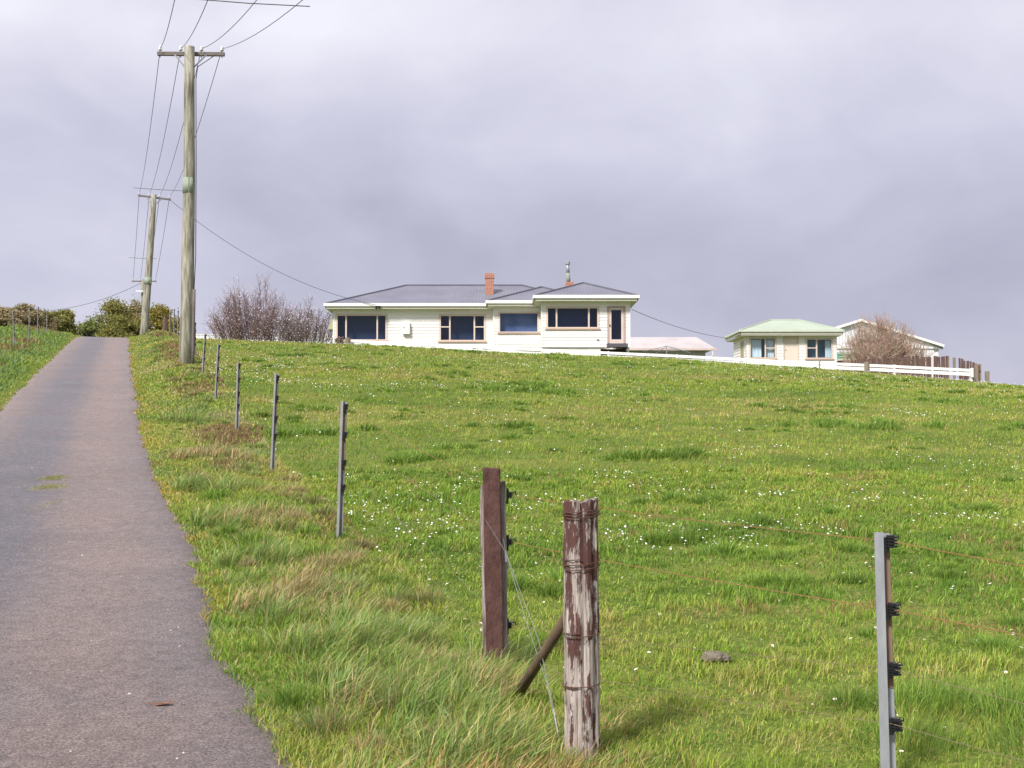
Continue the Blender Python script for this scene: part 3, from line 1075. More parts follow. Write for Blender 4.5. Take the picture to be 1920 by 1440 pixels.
# ------------------------------------------------------------------ tank, low wall, rail fence, palings, clothes hoist
yt = 95.0
tk = thing('water_tank', (fx(1583, yt), yt + 1.5, float(H(fx(1583, yt), yt))), 'round green corrugated water tank between the cottage and the barn', 'tank')
tr_, tz1 = 1.5, fz(664, yt)
ttx = fx(1578, yt)
MB().tube([(ttx, yt + 1.5, tz1 - 3), (ttx, yt + 1.5, tz1)], tr_, 28).build('tank_wall', M['tank'], tk, smooth=False)
MB().lathe([(tr_ + .03, tz1), (tr_ * .75, tz1 + .15), (.3, tz1 + .24), (.02, tz1 + .25)], (ttx, yt + 1.5, 0), 28).build('tank_lid', M['tank'], tk)

yl = 79.0
lw = MB()
lw.box(fx(1570, yl), fx(1640, yl), yl, yl + .12, fz(700, yl), fz(676, yl))
lwt = thing('low_timber_wall', (fx(1600, yl), yl, fz(690, yl)), 'low brown board wall with pale capping beside the cottage', 'wall')
lw.build('boards', M['paling'], lwt)
MB().bar((fx(1568, yl), yl - .02, fz(675.5, yl)), (fx(1640, yl), yl - .02, fz(670, yl)), .2, .06).build('capping', M['base'], lwt)

# white rail fence in front of the yard
rfn = thing('rail_fence', (*P(1240, 690, 66)[:2], float(H(P(1240, 690, 66)[0], 66))), 'long low white timber rail fence along the top of the pasture', 'fence')
pA, pB = P(660, 637.5, 70.8), P(1822, 692, 62.5)
D = pB - pA
L_ = np.linalg.norm(D)
nseg = 9
for i in range(nseg):
    a, c = pA + D * i / nseg, pA + D * ((i + 1) / nseg - .002)
    for k, (dz, hh) in enumerate(((-.055, .135), (-.25, .16))):
        jz = random.uniform(-.012, .012)
        MB().bar(a + (0, 0, dz + jz), c + (0, 0, dz + random.uniform(-.012, .012)), .04, hh).build('rail', M['white'], rfn)
for i in range(nseg + 1):
    a = pA + D * i / nseg
    MB().box(a[0] - .05, a[0] + .05, a[1] + .03, a[1] + .13, a[2] - 1.1, a[2] + (.04 if i != 0 else .02)).build('post', M['white'] if i != 7 else M['old_post'], rfn)
# the end panel board
MB().bar(pB + (0, -.04, -.40), pB + (0, -.04, .05), .1, .1).build('post', M['white'], rfn)

gp = P(1625, 683, 63.7)
tag(MB().tube([(gp[0], gp[1], gp[2] - 1.1), (gp[0], gp[1], gp[2] + .12)], .12, 9).build('fence_post', M['old_post']), 'short weathered timber post in front of the white rails below the blossom shrub', 'post')
sp_ = P(652, 633, 70.5)
tag(MB().tube([(sp_[0], sp_[1], sp_[2] - 1.0), (sp_[0], sp_[1], sp_[2])], .15, 10).build('fence_post', M['old_post']), 'stubby brown timber post at the left end of the white rails', 'post')
ep = P(1831, 683, 63)
tag(MB().box(ep[0] - .07, ep[0] + .07, ep[1], ep[1] + .14, ep[2] - 1.3, ep[2]).build('fence_post', M['old_post']), 'grey timber post where the palings end on the right', 'post')
ep = P(1852, 696, 62)
tag(MB().box(ep[0] - .09, ep[0] + .09, ep[1], ep[1] + .16, ep[2] - 1.3, ep[2]).build('fence_post', M['old_post']), 'lone pale timber post standing on the skyline right of the palings', 'post')

pf = thing('paling_fence', (fx(1750, 72), 72, fz(690, 72)), 'broken brown paling fence with gaps behind the white rails', 'fence')
pl_, pl2_ = MB(), MB()
px_ = 1598.0
while px_ < 1838:
    if 1779 < px_ < 1798 and random.random() < .85:
        px_ += 5
        continue
    Yp = 74 - (px_ - 1598) / 240 * 7
    top = np.interp(px_, [1598, 1640, 1700, 1777, 1800, 1838], [676, 672, 668, 667, 672, 684]) + random.uniform(-1.2, 2.2)
    a = P(px_, top, Yp)
    w = random.uniform(.09, .15)
    tl = random.uniform(-.03, .03)
    (pl_ if px_ < 1790 else pl2_).obox((a[0], a[1], a[2] - .75), (w / 2, 0, 0), (0, .012, 0), (tl, 0, .75))
    px_ += (w + random.choice((.015, .02, .03, .09))) * F / Yp
pl_.build('palings', M['paling'], pf)
pl2_.build('palings', M['paling'], pf)
ra_, rb_ = P(1600, 684, 74.1), P(1838, 696, 67.1)
MB().bar(ra_, rb_, .05, .08).build('rail', M['paling'], pf)
for q in (1650, 1715, 1778, 1790, 1838):
    Yp = 74.1 - (q - 1598) / 240 * 7
    a = P(q, 668 + max(0, q - 1778) * .25, Yp)
    MB().box(a[0] - .06, a[0] + .06, a[1] + .03, a[1] + .13, a[2] - 1.5, a[2] + .02).build('post', M['old_post'], pf)

hc = P(1250, 648, 82)
hoist = thing('clothes_hoist', (hc[0], hc[1], hc[2] - 2.0), 'rotary clothes hoist with thin metal arms in front of the pink roofed shed', 'clothes hoist')
MB().tube([(hc[0], hc[1], hc[2] - 2.2), (hc[0], hc[1], hc[2])], .03, 8).build('mast', M['galv'], hoist)
tips = []
for k in range(4):
    th = R(18 + 90 * k)
    tip = np.array([hc[0] + 1.7 * math.cos(th), hc[1] + 1.7 * math.sin(th), hc[2] - .42])
    tips.append(tip)
    MB().tube([(hc[0], hc[1], hc[2] - .02), tip], .018, 6).build('arm', M['galv'], hoist)
ln_ = MB()
for fr_ in (1.0, .75, .5):
    for k in range(4):
        c0 = np.array([hc[0], hc[1], hc[2] - .02])
        ln_.tube([c0 + (tips[k] - c0) * fr_, c0 + (tips[(k + 1) % 4] - c0) * fr_], .006, 4)
ln_.build('clothes_line', M['wire_steel'], hoist)

# white corrugated wall far left behind the bare trees
ywl = 96.0
ws = thing('iron_fence', (fx(420, ywl), ywl, fz(640, ywl)), 'white corrugated iron fence glimpsed behind the large bare shrub', 'fence')
MB().box(fx(350, ywl), fx(640, ywl), ywl, ywl + .06, fz(660, ywl), fz(628, ywl)).build('sheet', M['iron_x'], ws)
MB().box(fx(349, ywl), fx(641, ywl), ywl - .03, ywl + .09, fz(628, ywl) + .002, fz(626.5, ywl)).build('capping', M['white'], ws)

# ------------------------------------------------------------------ power poles and lines
AX = np.array([UY, -UX])                    # across the lane
AX /= np.linalg.norm(AX)


def power_pole(top_px, Y, base_xy, r0, r1, arm, label, guard=None, conduit=False, AX=np.array([1.0, 0.0]), roll=0.0):
    top = P(*top_px, Y)
    bx, by = base_xy
    bz = float(H(bx, by))
    root = thing('power_pole', (bx, by, bz), label, 'power pole', 'power poles along the driveway')
    base = np.array([bx, by, bz - .4])
    n = 9
    pts, rad = [], []
    for i in range(n):
        f = i / (n - 1)
        p = base + (top - base) * f
        p[0] += .03 * math.sin(f * 3.1) + random.uniform(-.006, .006)
        pts.append(p)
        rad.append(r0 + (r1 - r0) * f)
    jit = [1 + random.uniform(-.03, .03) for _ in range(18)]
    MB().tube(pts, rad, 18, jit=jit).build('pole', M['pole'], root, smooth=True)
    at_ = lambda z: base + (top - base) * ((z - base[2]) / (top[2] - base[2])) + np.array([.03 * math.sin((z - base[2]) / (top[2] - base[2]) * 3.1), 0, 0])
    az = top[2] - .13
    c = at_(az) + np.array([-AX[1], AX[0], 0]) * (r1 + .07)
    A3 = np.array([*AX, roll])
    ends = [c - A3 * arm / 2 + (0, 0, 0), c + A3 * arm / 2]
    MB().obox(c, A3 * arm / 2, np.array([-AX[1], AX[0], 0]) * .05, (0, 0, .05)).build('crossarm', M['arm'], root, bevel=.008)
    ins = []
    for f in (-.46, -.155, .155, .46):
        q = c + A3 * arm * f
        MB().lathe([(.012, .05), (.012, .09), (.045, .09), (.055, .12), (.04, .14), (.03, .15), (.042, .17), (.036, .20), (.018, .22), (.008, .23)], q, 10).build('insulator', M['porcelain'], root, smooth=True)
        MB().tube([q + (0, 0, -.1), q + (0, 0, -.051)], .014, 6).build('bolt', M['galv_old'], root)
        ins.append(q + (0, 0, .145))
    for s in (-1, 1):
        MB().bar(c + A3 * s * arm * .24 + (0, 0, -.03) + np.array([AX[1], -AX[0], 0]) * .058, at_(az - .42) + A3 * s * r1 * .9, .012, .04).build('brace', M['galv_old'], root)
    if guard:
        z0, z1 = guard
        f0, f1 = (z0 - base[2]) / (top[2] - base[2]), (z1 - base[2]) / (top[2] - base[2])
        MB().tube([at_(z0), at_(z1)], [(r0 + (r1 - r0) * f0) * 1.012 + .003, (r0 + (r1 - r0) * f1) * 1.012 + .003], 18).build('pole_band', M['guard'], root, smooth=True)
    if conduit:
        zc = fz(543, Y)
        pc = [at_(z) + A3 * (r0 * 1.02) + np.array([0, -.05, 0]) for z in np.linspace(bz - .1, zc, 5)]
        MB().tube(pc, .045, 8).build('cable_guard', M['arm'], root, smooth=True)
        pw = [pc[-1], at_(fz(480, Y)) + A3 * (r0 * .95 + .03), at_(fz(300, Y)) + A3 * (r0 * .86 + .03), at_(fz(150, Y)) + A3 * (r1 + .04), c + A3 * arm * .10 + (0, 0, -.35), c + A3 * arm * .33 + (0, 0, -.06)]
        MB().tube(pw, .012, 6).build('riser_cable', M['cable'], root, smooth=True)
    return root, ins, c


p1xy = xy(34.98, 1.44)
pl1, ins1, arm1 = power_pole((355, 88), p1xy[1], p1xy, .183, .135, 1.80, 'nearest weathered timber power pole with a crossarm, rising from the grassy verge', AX=np.array([1.0, 0.03]), guard=(fz(363, p1xy[1]), fz(334, p1xy[1])), conduit=True)
y2 = 77.0
pl2, ins2, arm2 = power_pole((288.5, 365), y2, (fx(268.5, y2), y2), .25, .165, 1.95, 'leaning middle power pole rising in front of the shrubs at the crest of the drive', AX=np.array([.99, .12]), roll=-.11, guard=(fz(534, y2), fz(520, y2)))
y3 = 112.0
pl3, ins3, arm3 = power_pole((269, 524), y3, (fx(262.5, y3), y3), .19, .15, 2.15, 'farthest power pole, mostly hidden behind the leaning one, with a small white bracket')
bk = P(262, 546, y3 - .3)
MB().box(bk[0] - .32, bk[0] + .32, bk[1] - .1, bk[1], bk[2] - .07, bk[2] + .07).build('bracket', M['porcelain'], pl3)


def sag(a, c, s, n=22):
    a, c = np.array(a, float), np.array(c, float)
    return [a + (c - a) * (i / n) + np.array([0, 0, -4 * s * (i / n) * (1 - i / n)]) for i in range(n + 1)]


exits = [(328, -3, 21.5), (391, -3, 21.5), (484, -3, 21.5), (571, -3, 21.5)]
names = ['first', 'second', 'third', 'fourth']
spread = []
for k in range(4):
    # the near span sinks steeply towards a lower pole behind the camera
    A = np.array(ins1[k])
    E = P(*exits[k])
    d2 = E - A
    Z0 = A + d2 * (46 / 12.4)
    Z0[2] = 4.6
    # parabola through A, E and Z0 along the span
    tE = 12.4 / 46
    fA, fE, fZ = A[2], E[2], Z0[2]
    c1 = ((fE - fA) - (fZ - fA) * tE ** 2) / (tE - tE ** 2)
    c2 = (fZ - fA) - c1
    near = [np.array([A[0] + (Z0[0] - A[0]) * s_, A[1] + (Z0[1] - A[1]) * s_, fA + c1 * s_ + c2 * s_ ** 2]) for s_ in np.linspace(1, 0, 30)]
    mb = MB()
    mb.tube(near, .0075, 5)
    mb.tube(sag(ins1[k], ins2[k], .55), .0095, 5)
    mb.tube(sag(ins2[k], ins3[k], .3), .014, 5)
    tag(mb.build('power_line', M['cable'], smooth=True), '%s wire from the left of the four strung along the crossarms' % names[k], 'power line', 'wires along the power poles')
    spread.append(near)


def spreader(label, pA_, pB_, r, Y):
    rd = MB().tube([pA_, (np.array(pA_) + np.array(pB_)) / 2 + np.array([0, 0, -.015]), pB_], r, 6)
    tag(rd.build('line_spreader', M['cable']), label, 'line spreader')


# rods clipped across the wires keep them apart
q0, q3 = spread[0][30 - 9], spread[3][30 - 9]
spreader('thin spreader rod clipped across the overhead wires at the top of the photo', P(350, -3, 22.2), P(581, 12, 22.2), .009, 22)
spreader('thin spreader rod across the wires just above the middle pole', P(250, 352, 66), P(345, 358, 66), .014, 66)
spreader('thin spreader rod across the wires low between the two farther poles', P(242, 483, 99), P(293, 485, 99), .016, 99)
tag(MB().tube(sag(arm2 + np.array([.9, -.1, -.1]), P(705, 572, YM - OH - .2), 1.0, 30), .016, 5).build('service_cable', M['cable']), 'slack cable running from the middle pole down to the house eave', 'cable')
tag(MB().tube(sag(P(1184, 580, YW + .5), P(1364, 634, 93), .25, 16), .016, 5).build('service_cable', M['cable']), 'cable sloping from the house down to the cottage eave', 'cable')
tag(MB().tube(sag(arm3 + np.array([-.3, -.1, -.2]), P(80, 583, 118), .5, 20), .02, 5).build('service_cable', M['cable']), 'cable from the farthest pole down to the hedge on the left', 'cable')

# ------------------------------------------------------------------ driveway fence
steel = thing('steel_fence_post', (0, 0, 0), 'x', 'fence post', 'steel posts with black insulators')


def steel_post(root, h, heights, wmul=1.0):
    """galvanised channel post with four pinlock insulators on its right side; local, foot at z=0"""
    b = MB()
    w = .017 if wmul > 1 else .0115
    ww = w + (.030 if wmul > 1 else .020)
    b.box(-w, w, -.004, 0, -.4, h)              # flange towards the lane
    b.box(w - .004, w, .0005, .034, -.4, h - .004)   # web
    b.box(w + .0005, ww, .030, .034, -.4, h - .006)
    b.build('post_body', M['galv'] if wmul > 1 else M['galv_old'], root)
    MB().box(w + .008, ww - .002, .0260, .0296, h * .48, h - .03).build('rust_strip', M['rust'], root)
    for z in heights:
        i_ = MB()
        cx_ = w + .022
        i_.box(w + .001, w + .018, -.004, .028, z - .035, z + .018)
        i_.box(cx_ - .008, cx_ + .014, -.018, .014, z - .020, z + .027)
        for k in range(4):
            zz = z - .018 + k * .0115
            i_.lathe([(.007, zz), (.0215, zz), (.0215, zz + .0062), (.007, zz + .0063)], (cx_ + .008, -.006, 0), 10)
        i_.tube([(cx_ + .012, -.004, z + .014), (cx_ + .02, -.004, z + .03), (cx_ + .032, -.004, z + .028), (cx_ + .034, -.004, z + .014)], .0022, 5)
        i_.build('insulator', M['black'], root)


steel_post(steel, 1.14, [.43, .63, .86, 1.09])
used = [False]
INS = [.43, .63, .86, 1.09]


def put_post(x, y, z, label, leanx=0.0, s=1.0, rot=-.25):
    if not used[0]:
        o = steel
        used[0] = True
    else:
        o = copy_tree(steel)
    o.location = (x, y, z)
    o.rotation_euler = (0, leanx, rot)
    o.scale = (1, 1, s)
    tag(o, label)
    return o


labs = ['first steel post beyond the brown timber post on the driveway fence',
        'second steel post beyond the brown timber post on the driveway fence',
        'third steel post beyond the brown timber post on the driveway fence',
        'fourth steel post beyond the brown timber post on the driveway fence',
        'fifth steel post beyond the brown timber post, close to the nearest power pole']
tops = []
for (pt, pb, Y, lb) in (((642, 752), (633, 1005), 10.9, labs[0]), ((517, 700), (508, 877), 15.65, labs[1]), ((446, 679), (442, 807), 20.6, labs[2]), ((409, 645), (403, 750), 25.7, labs[3]), ((384, 626), (379, 705), 31.2, labs[4])):
    bq, tq = P(*pb, Y), P(*pt, Y)
    zg = float(H(bq[0], Y))
    hgt = tq[2] - zg
    put_post(bq[0], Y, zg, lb, math.atan2(tq[0] - bq[0], hgt), hgt / 1.14)
    tops.append((bq, tq, zg, hgt))
for (pt, Y, lb) in (((366, 604), 38, 'steel post peeping out right behind the nearest power pole'), ((334, 582), 58, 'rightmost of three far steel posts left of the nearest power pole'), ((327, 579), 62, 'middle of three far steel posts left of the nearest power pole'), ((319, 585), 65, 'leftmost of three far steel posts, beside a dark stub post')):
    tq = P(*pt, Y)
    zg = float(H(tq[0], Y))
    put_post(tq[0] - .02, Y, zg, lb, .0, max(.8, (tq[2] - zg) / 1.14))
for (pt, Y, lb) in (((27, 583), 46.5, 'leftmost steel post in front of the left hedge'), ((55, 577), 51.5, 'second steel post from the left in front of the left hedge'), ((71, 575), 56, 'third steel post from the left in front of the left hedge'), ((88, 586), 61, 'rightmost steel post in front of the left hedge')):
    tq = P(*pt, Y)
    zg = float(H(tq[0], Y))
    put_post(tq[0], Y, zg, lb, -.05 if Y < 48 else 0, (tq[2] - zg) / 1.14)
ds = P(310, 594, 63)
tag(MB().tube([(ds[0], 63, float(H(ds[0], 63)) - .2), (ds[0], 63, ds[2])], [.13, .11], 9).build('fence_post', M['paling']), 'dark brown stub post among the shrubs left of the nearest power pole', 'post')

# big galvanised post close to the camera
nY = 4.85
nb_, ntp = P(1663, 1567, nY), P(1647.5, 998, nY)
nz = min(float(H(nb_[0], nY)), nb_[2])
near_post = thing('steel_fence_post', (nb_[0], nY, nz), 'large pale galvanised steel post with four black insulators standing nearest at the right', 'fence post', 'steel posts with black insulators')
near_post.rotation_euler = (0, 0, 0)
hn = ntp[2] - nz
zi = [P(1665, y_, nY)[2] - nz for y_ in (1360, 1256, 1144, 1017)]
loc = near_post.location.copy()
near_post.location = (0, 0, 0)
steel_post(near_post, hn, zi, 1.15)
near_post.location = loc
near_post.rotation_euler = (0, math.atan2(ntp[0] - nb_[0], hn), -.08)

# brown timber post where the two fence lines meet
bY = 6.55
bb = P(932, 1252, bY)
bt = P(925, 876, bY)
gz_ = float(H(bb[0], bY))
brown = thing('timber_fence_post', (bb[0], bY, gz_), 'brown painted board post backed by a grey slab, with three black insulators', 'fence post')


def slab(mb, x0, x1, y0, y1, z0, z1, lean, n=9, wob=.003, top=None):
    vs, fs = [], []
    for i in range(n + 1):
        z = z0 + (z1 - z0) * i / n
        dx = lean * (z - z0)
        for (x, y) in ((x0, y0), (x1, y0), (x1, y1), (x0, y1)):
            zz = z + (top[(0 if x == x0 else 1)] if (top and i == n) else 0)
            vs.append((x + dx + random.uniform(-wob, wob), y + random.uniform(-wob, wob), zz))
    for i in range(n):
        for k in range(4):
            a, c = i * 4 + k, i * 4 + (k + 1) % 4
            fs.append((a, c, c + 4, a + 4))
    fs.append((n * 4, n * 4 + 1, n * 4 + 2, n * 4 + 3))
    mb.add(vs, fs)


ln_b = (bt[0] - bb[0]) / (bt[2] - gz_)
f_ = MB()
slab(f_, bb[0] - .048, bb[0] + .041, bY - .03, bY + .03, gz_ - .3, bt[2], ln_b, 9, .003, (.0, -.006))
f_.build('board', M['brown_paint'], brown, bevel=.006)
s__ = MB()
slab(s__, bb[0] - .064, bb[0] + .066, bY + .033, bY + .085, gz_ - .3, P(925, 906, bY)[2], ln_b, 9, .004, (-.01, .01))
s__.build('slab', M['grey_wood'], brown, bevel=.006)
for y_ in (928, 1016, 1172):
    q = P(955, y_, bY + .06)
    i_ = MB()
    i_.box(q[0] - .016, q[0] - .004, q[1] - .02, q[1] + .02, q[2] - .045, q[2] + .035)
    i_.box(q[0] - .004, q[0] + .012, q[1] - .014, q[1] + .014, q[2] - .014, q[2] + .014)
    for k in range(4):
        i_.box(q[0] - .004 + k * .007, q[0] - .0005 + k * .007, q[1] - .02, q[1] + .02, q[2] - .02 + .002 * k, q[2] + .022 - .003 * k)
    i_.tube([(q[0] + .014, q[1], q[2] + .01), (q[0] + .03, q[1], q[2] + .016), (q[0] + .034, q[1], q[2])], .004, 5)
    i_.build('insulator', M['black'], brown)

# weathered corner post with flaking paint
cY = 5.12
cb_ = P(1090, 1425, cY)
ct = P(1090.5, 937, cY)
gz2 = float(H(cb_[0], cY))
corner = thing('timber_fence_post', (cb_[0], cY, gz2), 'round timber corner post with flaking brown paint and rusty wire wraps', 'fence post')
n = 26
jit = [1 + random.uniform(-.05, .03) for _ in range(n)]
for k_i in (4, 9, 14, 17, 20, 23):
    jit[k_i] -= random.uniform(.08, .2)
vs, fs = [], []
zz_ = np.linspace(gz2 - .25, ct[2], 26)
for i, z in enumerate(zz_):
    f = i / 25
    rr = .0705 - .002 * f + .0012 * math.sin(i * 1.3)
    cxx = cb_[0] + (ct[0] - cb_[0]) * f + .003 * math.sin(f * 5)
    for k in range(n):
        th = 2 * math.pi * k / n
        j = 1 + (jit[k] - 1) * (1 + .5 * math.sin(i * .5 + k))
        top = (random.uniform(-.012, .006) + .008 * math.cos(th)) if i == 25 else 0
        vs.append((cxx + rr * j * math.cos(th), cY + rr * j * math.sin(th), z + top))
for i in range(25):
    for k in range(n):
        k2 = (k + 1) % n
        fs.append((i * n + k, i * n + k2, (i + 1) * n + k2, (i + 1) * n + k))
vs.append((ct[0], cY, ct[2] - .006))
for k in range(n):
    fs.append((25 * n + k, 25 * n + (k + 1) % n, len(vs) - 1))
cpo = MB().add(vs, fs).build('post_shaft', M['peel'], corner, smooth=False)
for (y_, turns, dz) in ((964, 2.3, .012), (1058, 2.2, .020), (1190, 1.2, .015), (1288, 1.15, -.004)):
    z = P(1090, y_, cY - .07)[2]
    pts = []
    n_ = int(turns * 24)
    for i in range(n_ + 1):
        th = -2.6 + 2 * math.pi * i / 24
        ph = i / n_
        pts.append((cb_[0] + .0745 * math.cos(th), cY + .0745 * math.sin(th), z + dz * (ph - .5) * turns + .006 * math.sin(th * 1.0 + 1)))
    tail = pts[-1]
    MB().tube(pts, .0021, 5).build('wire_wrap', M['rust_wire'], corner, smooth=True)

# strut and bracing wire
sA = P(962, 1293, 6.05)
sB = np.array([cb_[0] + .0, cY + .05, P(1057, 1128, 5.2)[2] + .03])
sA[2] = float(H(sA[0], sA[1])) - .02
dv = sB - sA
tag(MB().tube([sA - dv * .08, sA + dv * .35, sB], [.024, .023, .022], 12).build('timber_strut', M['strut'], smooth=True), 'slanting round brown timber strut propping the corner post', 'strut')
wa = P(911, 976, bY - .03)
wb = P(948, 1035, bY - .035)
wc = P(1050, 1395, 5.25)
wd = P(1058, 1240, 5.2)
bw = MB()
bw.tube([wa, wb], .0018, 5)
bw.tube([P(944, 1010, bY - .035), wb], .0018, 5)
bw.tube([wb, P(985, 1160, 6.0), P(1025, 1280, 5.5), wc], .0015, 5)
bw.tube([wb, P(1010, 1200, 5.7), P(1038, 1330, 5.35), wc + (0, .02, 0)], .0015, 5)
bw.tube([wb + (0, 0, .008), wb + (.004, -.004, -.05)], .006, 6)
tag(bw.build('bracing_wire', M['wire_steel']), 'twisted pale bracing wire slanting from the brown post to the corner post foot', 'wire')

# electric wires
wire_names = ['top', 'second', 'third', 'lowest']
right_px = [(1015, 1050, 928), (1143, 1180, 1016), (1254, 1312, 1172), (1357, 1420, 1245)]
for k in range(4):
    pts = []
    q = P(958, right_px[k][2], bY + .06)
    pts.append(q)
    r_ = P(1671, right_px[k][0], nY - .01)
    pts += sag(q, r_, .012, 8)[1:]
    e_ = P(1920 + 60, right_px[k][1] + 8, 4.2)
    e_ = r_ + (e_ - r_) * 3.5
    pts += sag(r_, e_, .03, 10)[1:]
    tag(MB().tube(pts, .0018 if k < 2 else .0014, 5).build('fence_wire', M['orange_wire'] if k < 2 else M['dim_wire']),
        '%s electric fence wire running right past the corner post' % wire_names[k], 'fence wire', 'electric fence wires')
for k in range(4):
    hh = INS[3 - k]
    pts = [P(952, (928, 1016, 1172, 1225)[k], bY + .06)]
    for (bq, tq, zg, hgt) in tops:
        f = hh / 1.14
        nx = np.array([bq[0] + (tq[0] - bq[0]) * f + .04, bq[1] - .01, zg + hgt * f])
        pts += sag(pts[-1], nx, .02, 6)[1:]
    tag(MB().tube(pts, .0014 if k < 2 else .0012, 5).build('fence_wire', M['orange_wire'] if k < 1 else M['dim_wire']),
        '%s electric fence wire running up the hill along the driveway' % wire_names[k], 'fence wire', 'electric fence wires')

exec_veg = True

# ------------------------------------------------------------------ shrubs and trees
def bare_shrub(name, label, base, height, width, nstem, ntwig, mats, lean=(0, 0), petals=None, petal_n=0, seed=1, spread=.75, depth=None, topfn=None, tw=.007):
    """multi-stemmed leafless shrub: trunk of thick stems, crown of many fine twigs (and blossom)"""
    r = random.Random(seed)
    root = thing(name, base, label, 'shrub' if 'shrub' in name else 'tree')
    base = np.array(base, float)
    depth = depth or width
    tr, cr = MB(), MB()
    tips = []
    for s in range(nstem):
        az = r.uniform(0, 2 * math.pi)
        rad = math.sqrt(r.random())
        tx = base[0] + rad * math.cos(az) * width / 2 + lean[0]
        tyy = base[1] + rad * math.sin(az) * depth / 2
        hh = height * (1 - .55 * rad ** 2.2) * r.uniform(.62, 1.03)
        if topfn:
            hh *= topfn((tx - base[0]) / (width / 2))
        b0 = base + np.array([rad * math.cos(az) * width * .32, rad * math.sin(az) * depth * .32, -.2])
        pts, rr = [], []
        n = 7
        r0 = r.uniform(.012, .034)
        wob = r.uniform(0, 6)
        for i in range(n):
            f = i / (n - 1)
            p = b0 + (np.array([tx, tyy, base[2] + hh]) - b0) * np.array([f ** spread, f ** spread, f])
            p = p + np.array([math.sin(f * 5 + wob), math.cos(f * 4 + wob), 0]) * .08 * f * height / 3
            pts.append(p)
            rr.append(r0 * (1 - .85 * f) + .004)
        tr.tube(pts, rr, 4, cap=False)
        tips.append(pts[-1])
        for q in range(ntwig):
            f = r.uniform(.12, .97)
            i = min(int(f * (n - 1)), n - 2)
            g = f * (n - 1) - i
            p = pts[i] * (1 - g) + pts[i + 1] * g
            dirn = (pts[i + 1] - pts[i])
            dirn = dirn / np.linalg.norm(dirn)
            side = np.array([r.gauss(0, 1), r.gauss(0, 1), r.gauss(.25, .5)])
            d = dirn * .9 + side * .62
            d /= np.linalg.norm(d)
            ln = height * r.uniform(.10, .30) * (1.15 - .5 * f)
            p2 = p + d * ln * .55
            p3 = p + d * ln + np.array([0, 0, ln * .12])
            cr.tube([p, p2, p3], [tw * 1.25, tw, tw * .5], 3, cap=False)
            tips.append(p3)
            tips.append(p2)
            for w in range(2):
                g2 = r.uniform(.3, .9)
                p4 = p + (p3 - p) * g2
                d2 = d + np.array([r.gauss(0, .5), r.gauss(0, .5), r.gauss(.1, .4)])
                d2 /= np.linalg.norm(d2)
                p5 = p4 + d2 * ln * r.uniform(.25, .5)
                cr.tube([p4, p5], [tw * .8, tw * .4], 3, cap=False)
                tips.append(p5)
    tr.build('trunk', mats[0], root)
    co = cr.build('crown', mats[1], root)
    if petals:
        fl = MB()
        for q in range(petal_n):
            p = r.choice(tips) + np.array([r.gauss(0, .05), r.gauss(0, .05), r.gauss(0, .05)])
            s = r.uniform(.018, .04)
            a = np.array([r.gauss(0, 1), r.gauss(0, 1), r.gauss(0, 1)])
            a /= np.linalg.norm(a)
            bvec = np.cross(a, (r.gauss(0, 1), r.gauss(0, 1), r.gauss(0, 1)))
            bvec /= np.linalg.norm(bvec)
            fl.add([p - a * s, p - bvec * s, p + a * s, p + bvec * s], [(0, 1, 2, 3)])
        fl.build('blossom', petals, co)
    return root


M['blossom'] = mat('pale_pink_blossom', (.74, .64, .69), (.64, .52, .58), 4)
M['magenta'] = mat('deep_pink_blossom', (.50, .16, .24), (.55, .25, .32), 4)
yg = lambda px, Y: (fx(px, Y), Y, float(H(fx(px, Y), Y)))
bare_shrub('bare_shrub', 'large leafless reddish shrub with faint blossom left of the house', yg(487, 83), 4.5, 7.0, 96, 25, (M['bark'], M['twig']), (-.15, 0), M['blossom'], 3600, 3, .82, 4.4, topfn=lambda q: 1.0 - .10 * max(0, q), tw=.0075)
bare_shrub('bare_shrub', 'lower grey leafless shrub with crooked limbs touching the house corner', yg(573, 81), 3.3, 4.2, 50, 22, (M['bark'], M['bark']), (.1, 0), M['blossom'], 1800, 5, .8, 2.8, tw=.0075)
bare_shrub('blossom_shrub', 'tan twiggy shrub with pink blossom between cottage and palings', (fx(1655, 76), 76, float(H(fx(1655, 76), 76))), 4.2, 5.2, 130, 28, (M['twig_tan'], M['twig_tan']), (.0, 0), M['magenta'], 1100, 9, .78, 3.4,
           topfn=lambda s: 1.0 - .12 * max(0, s + .1), tw=.0105)


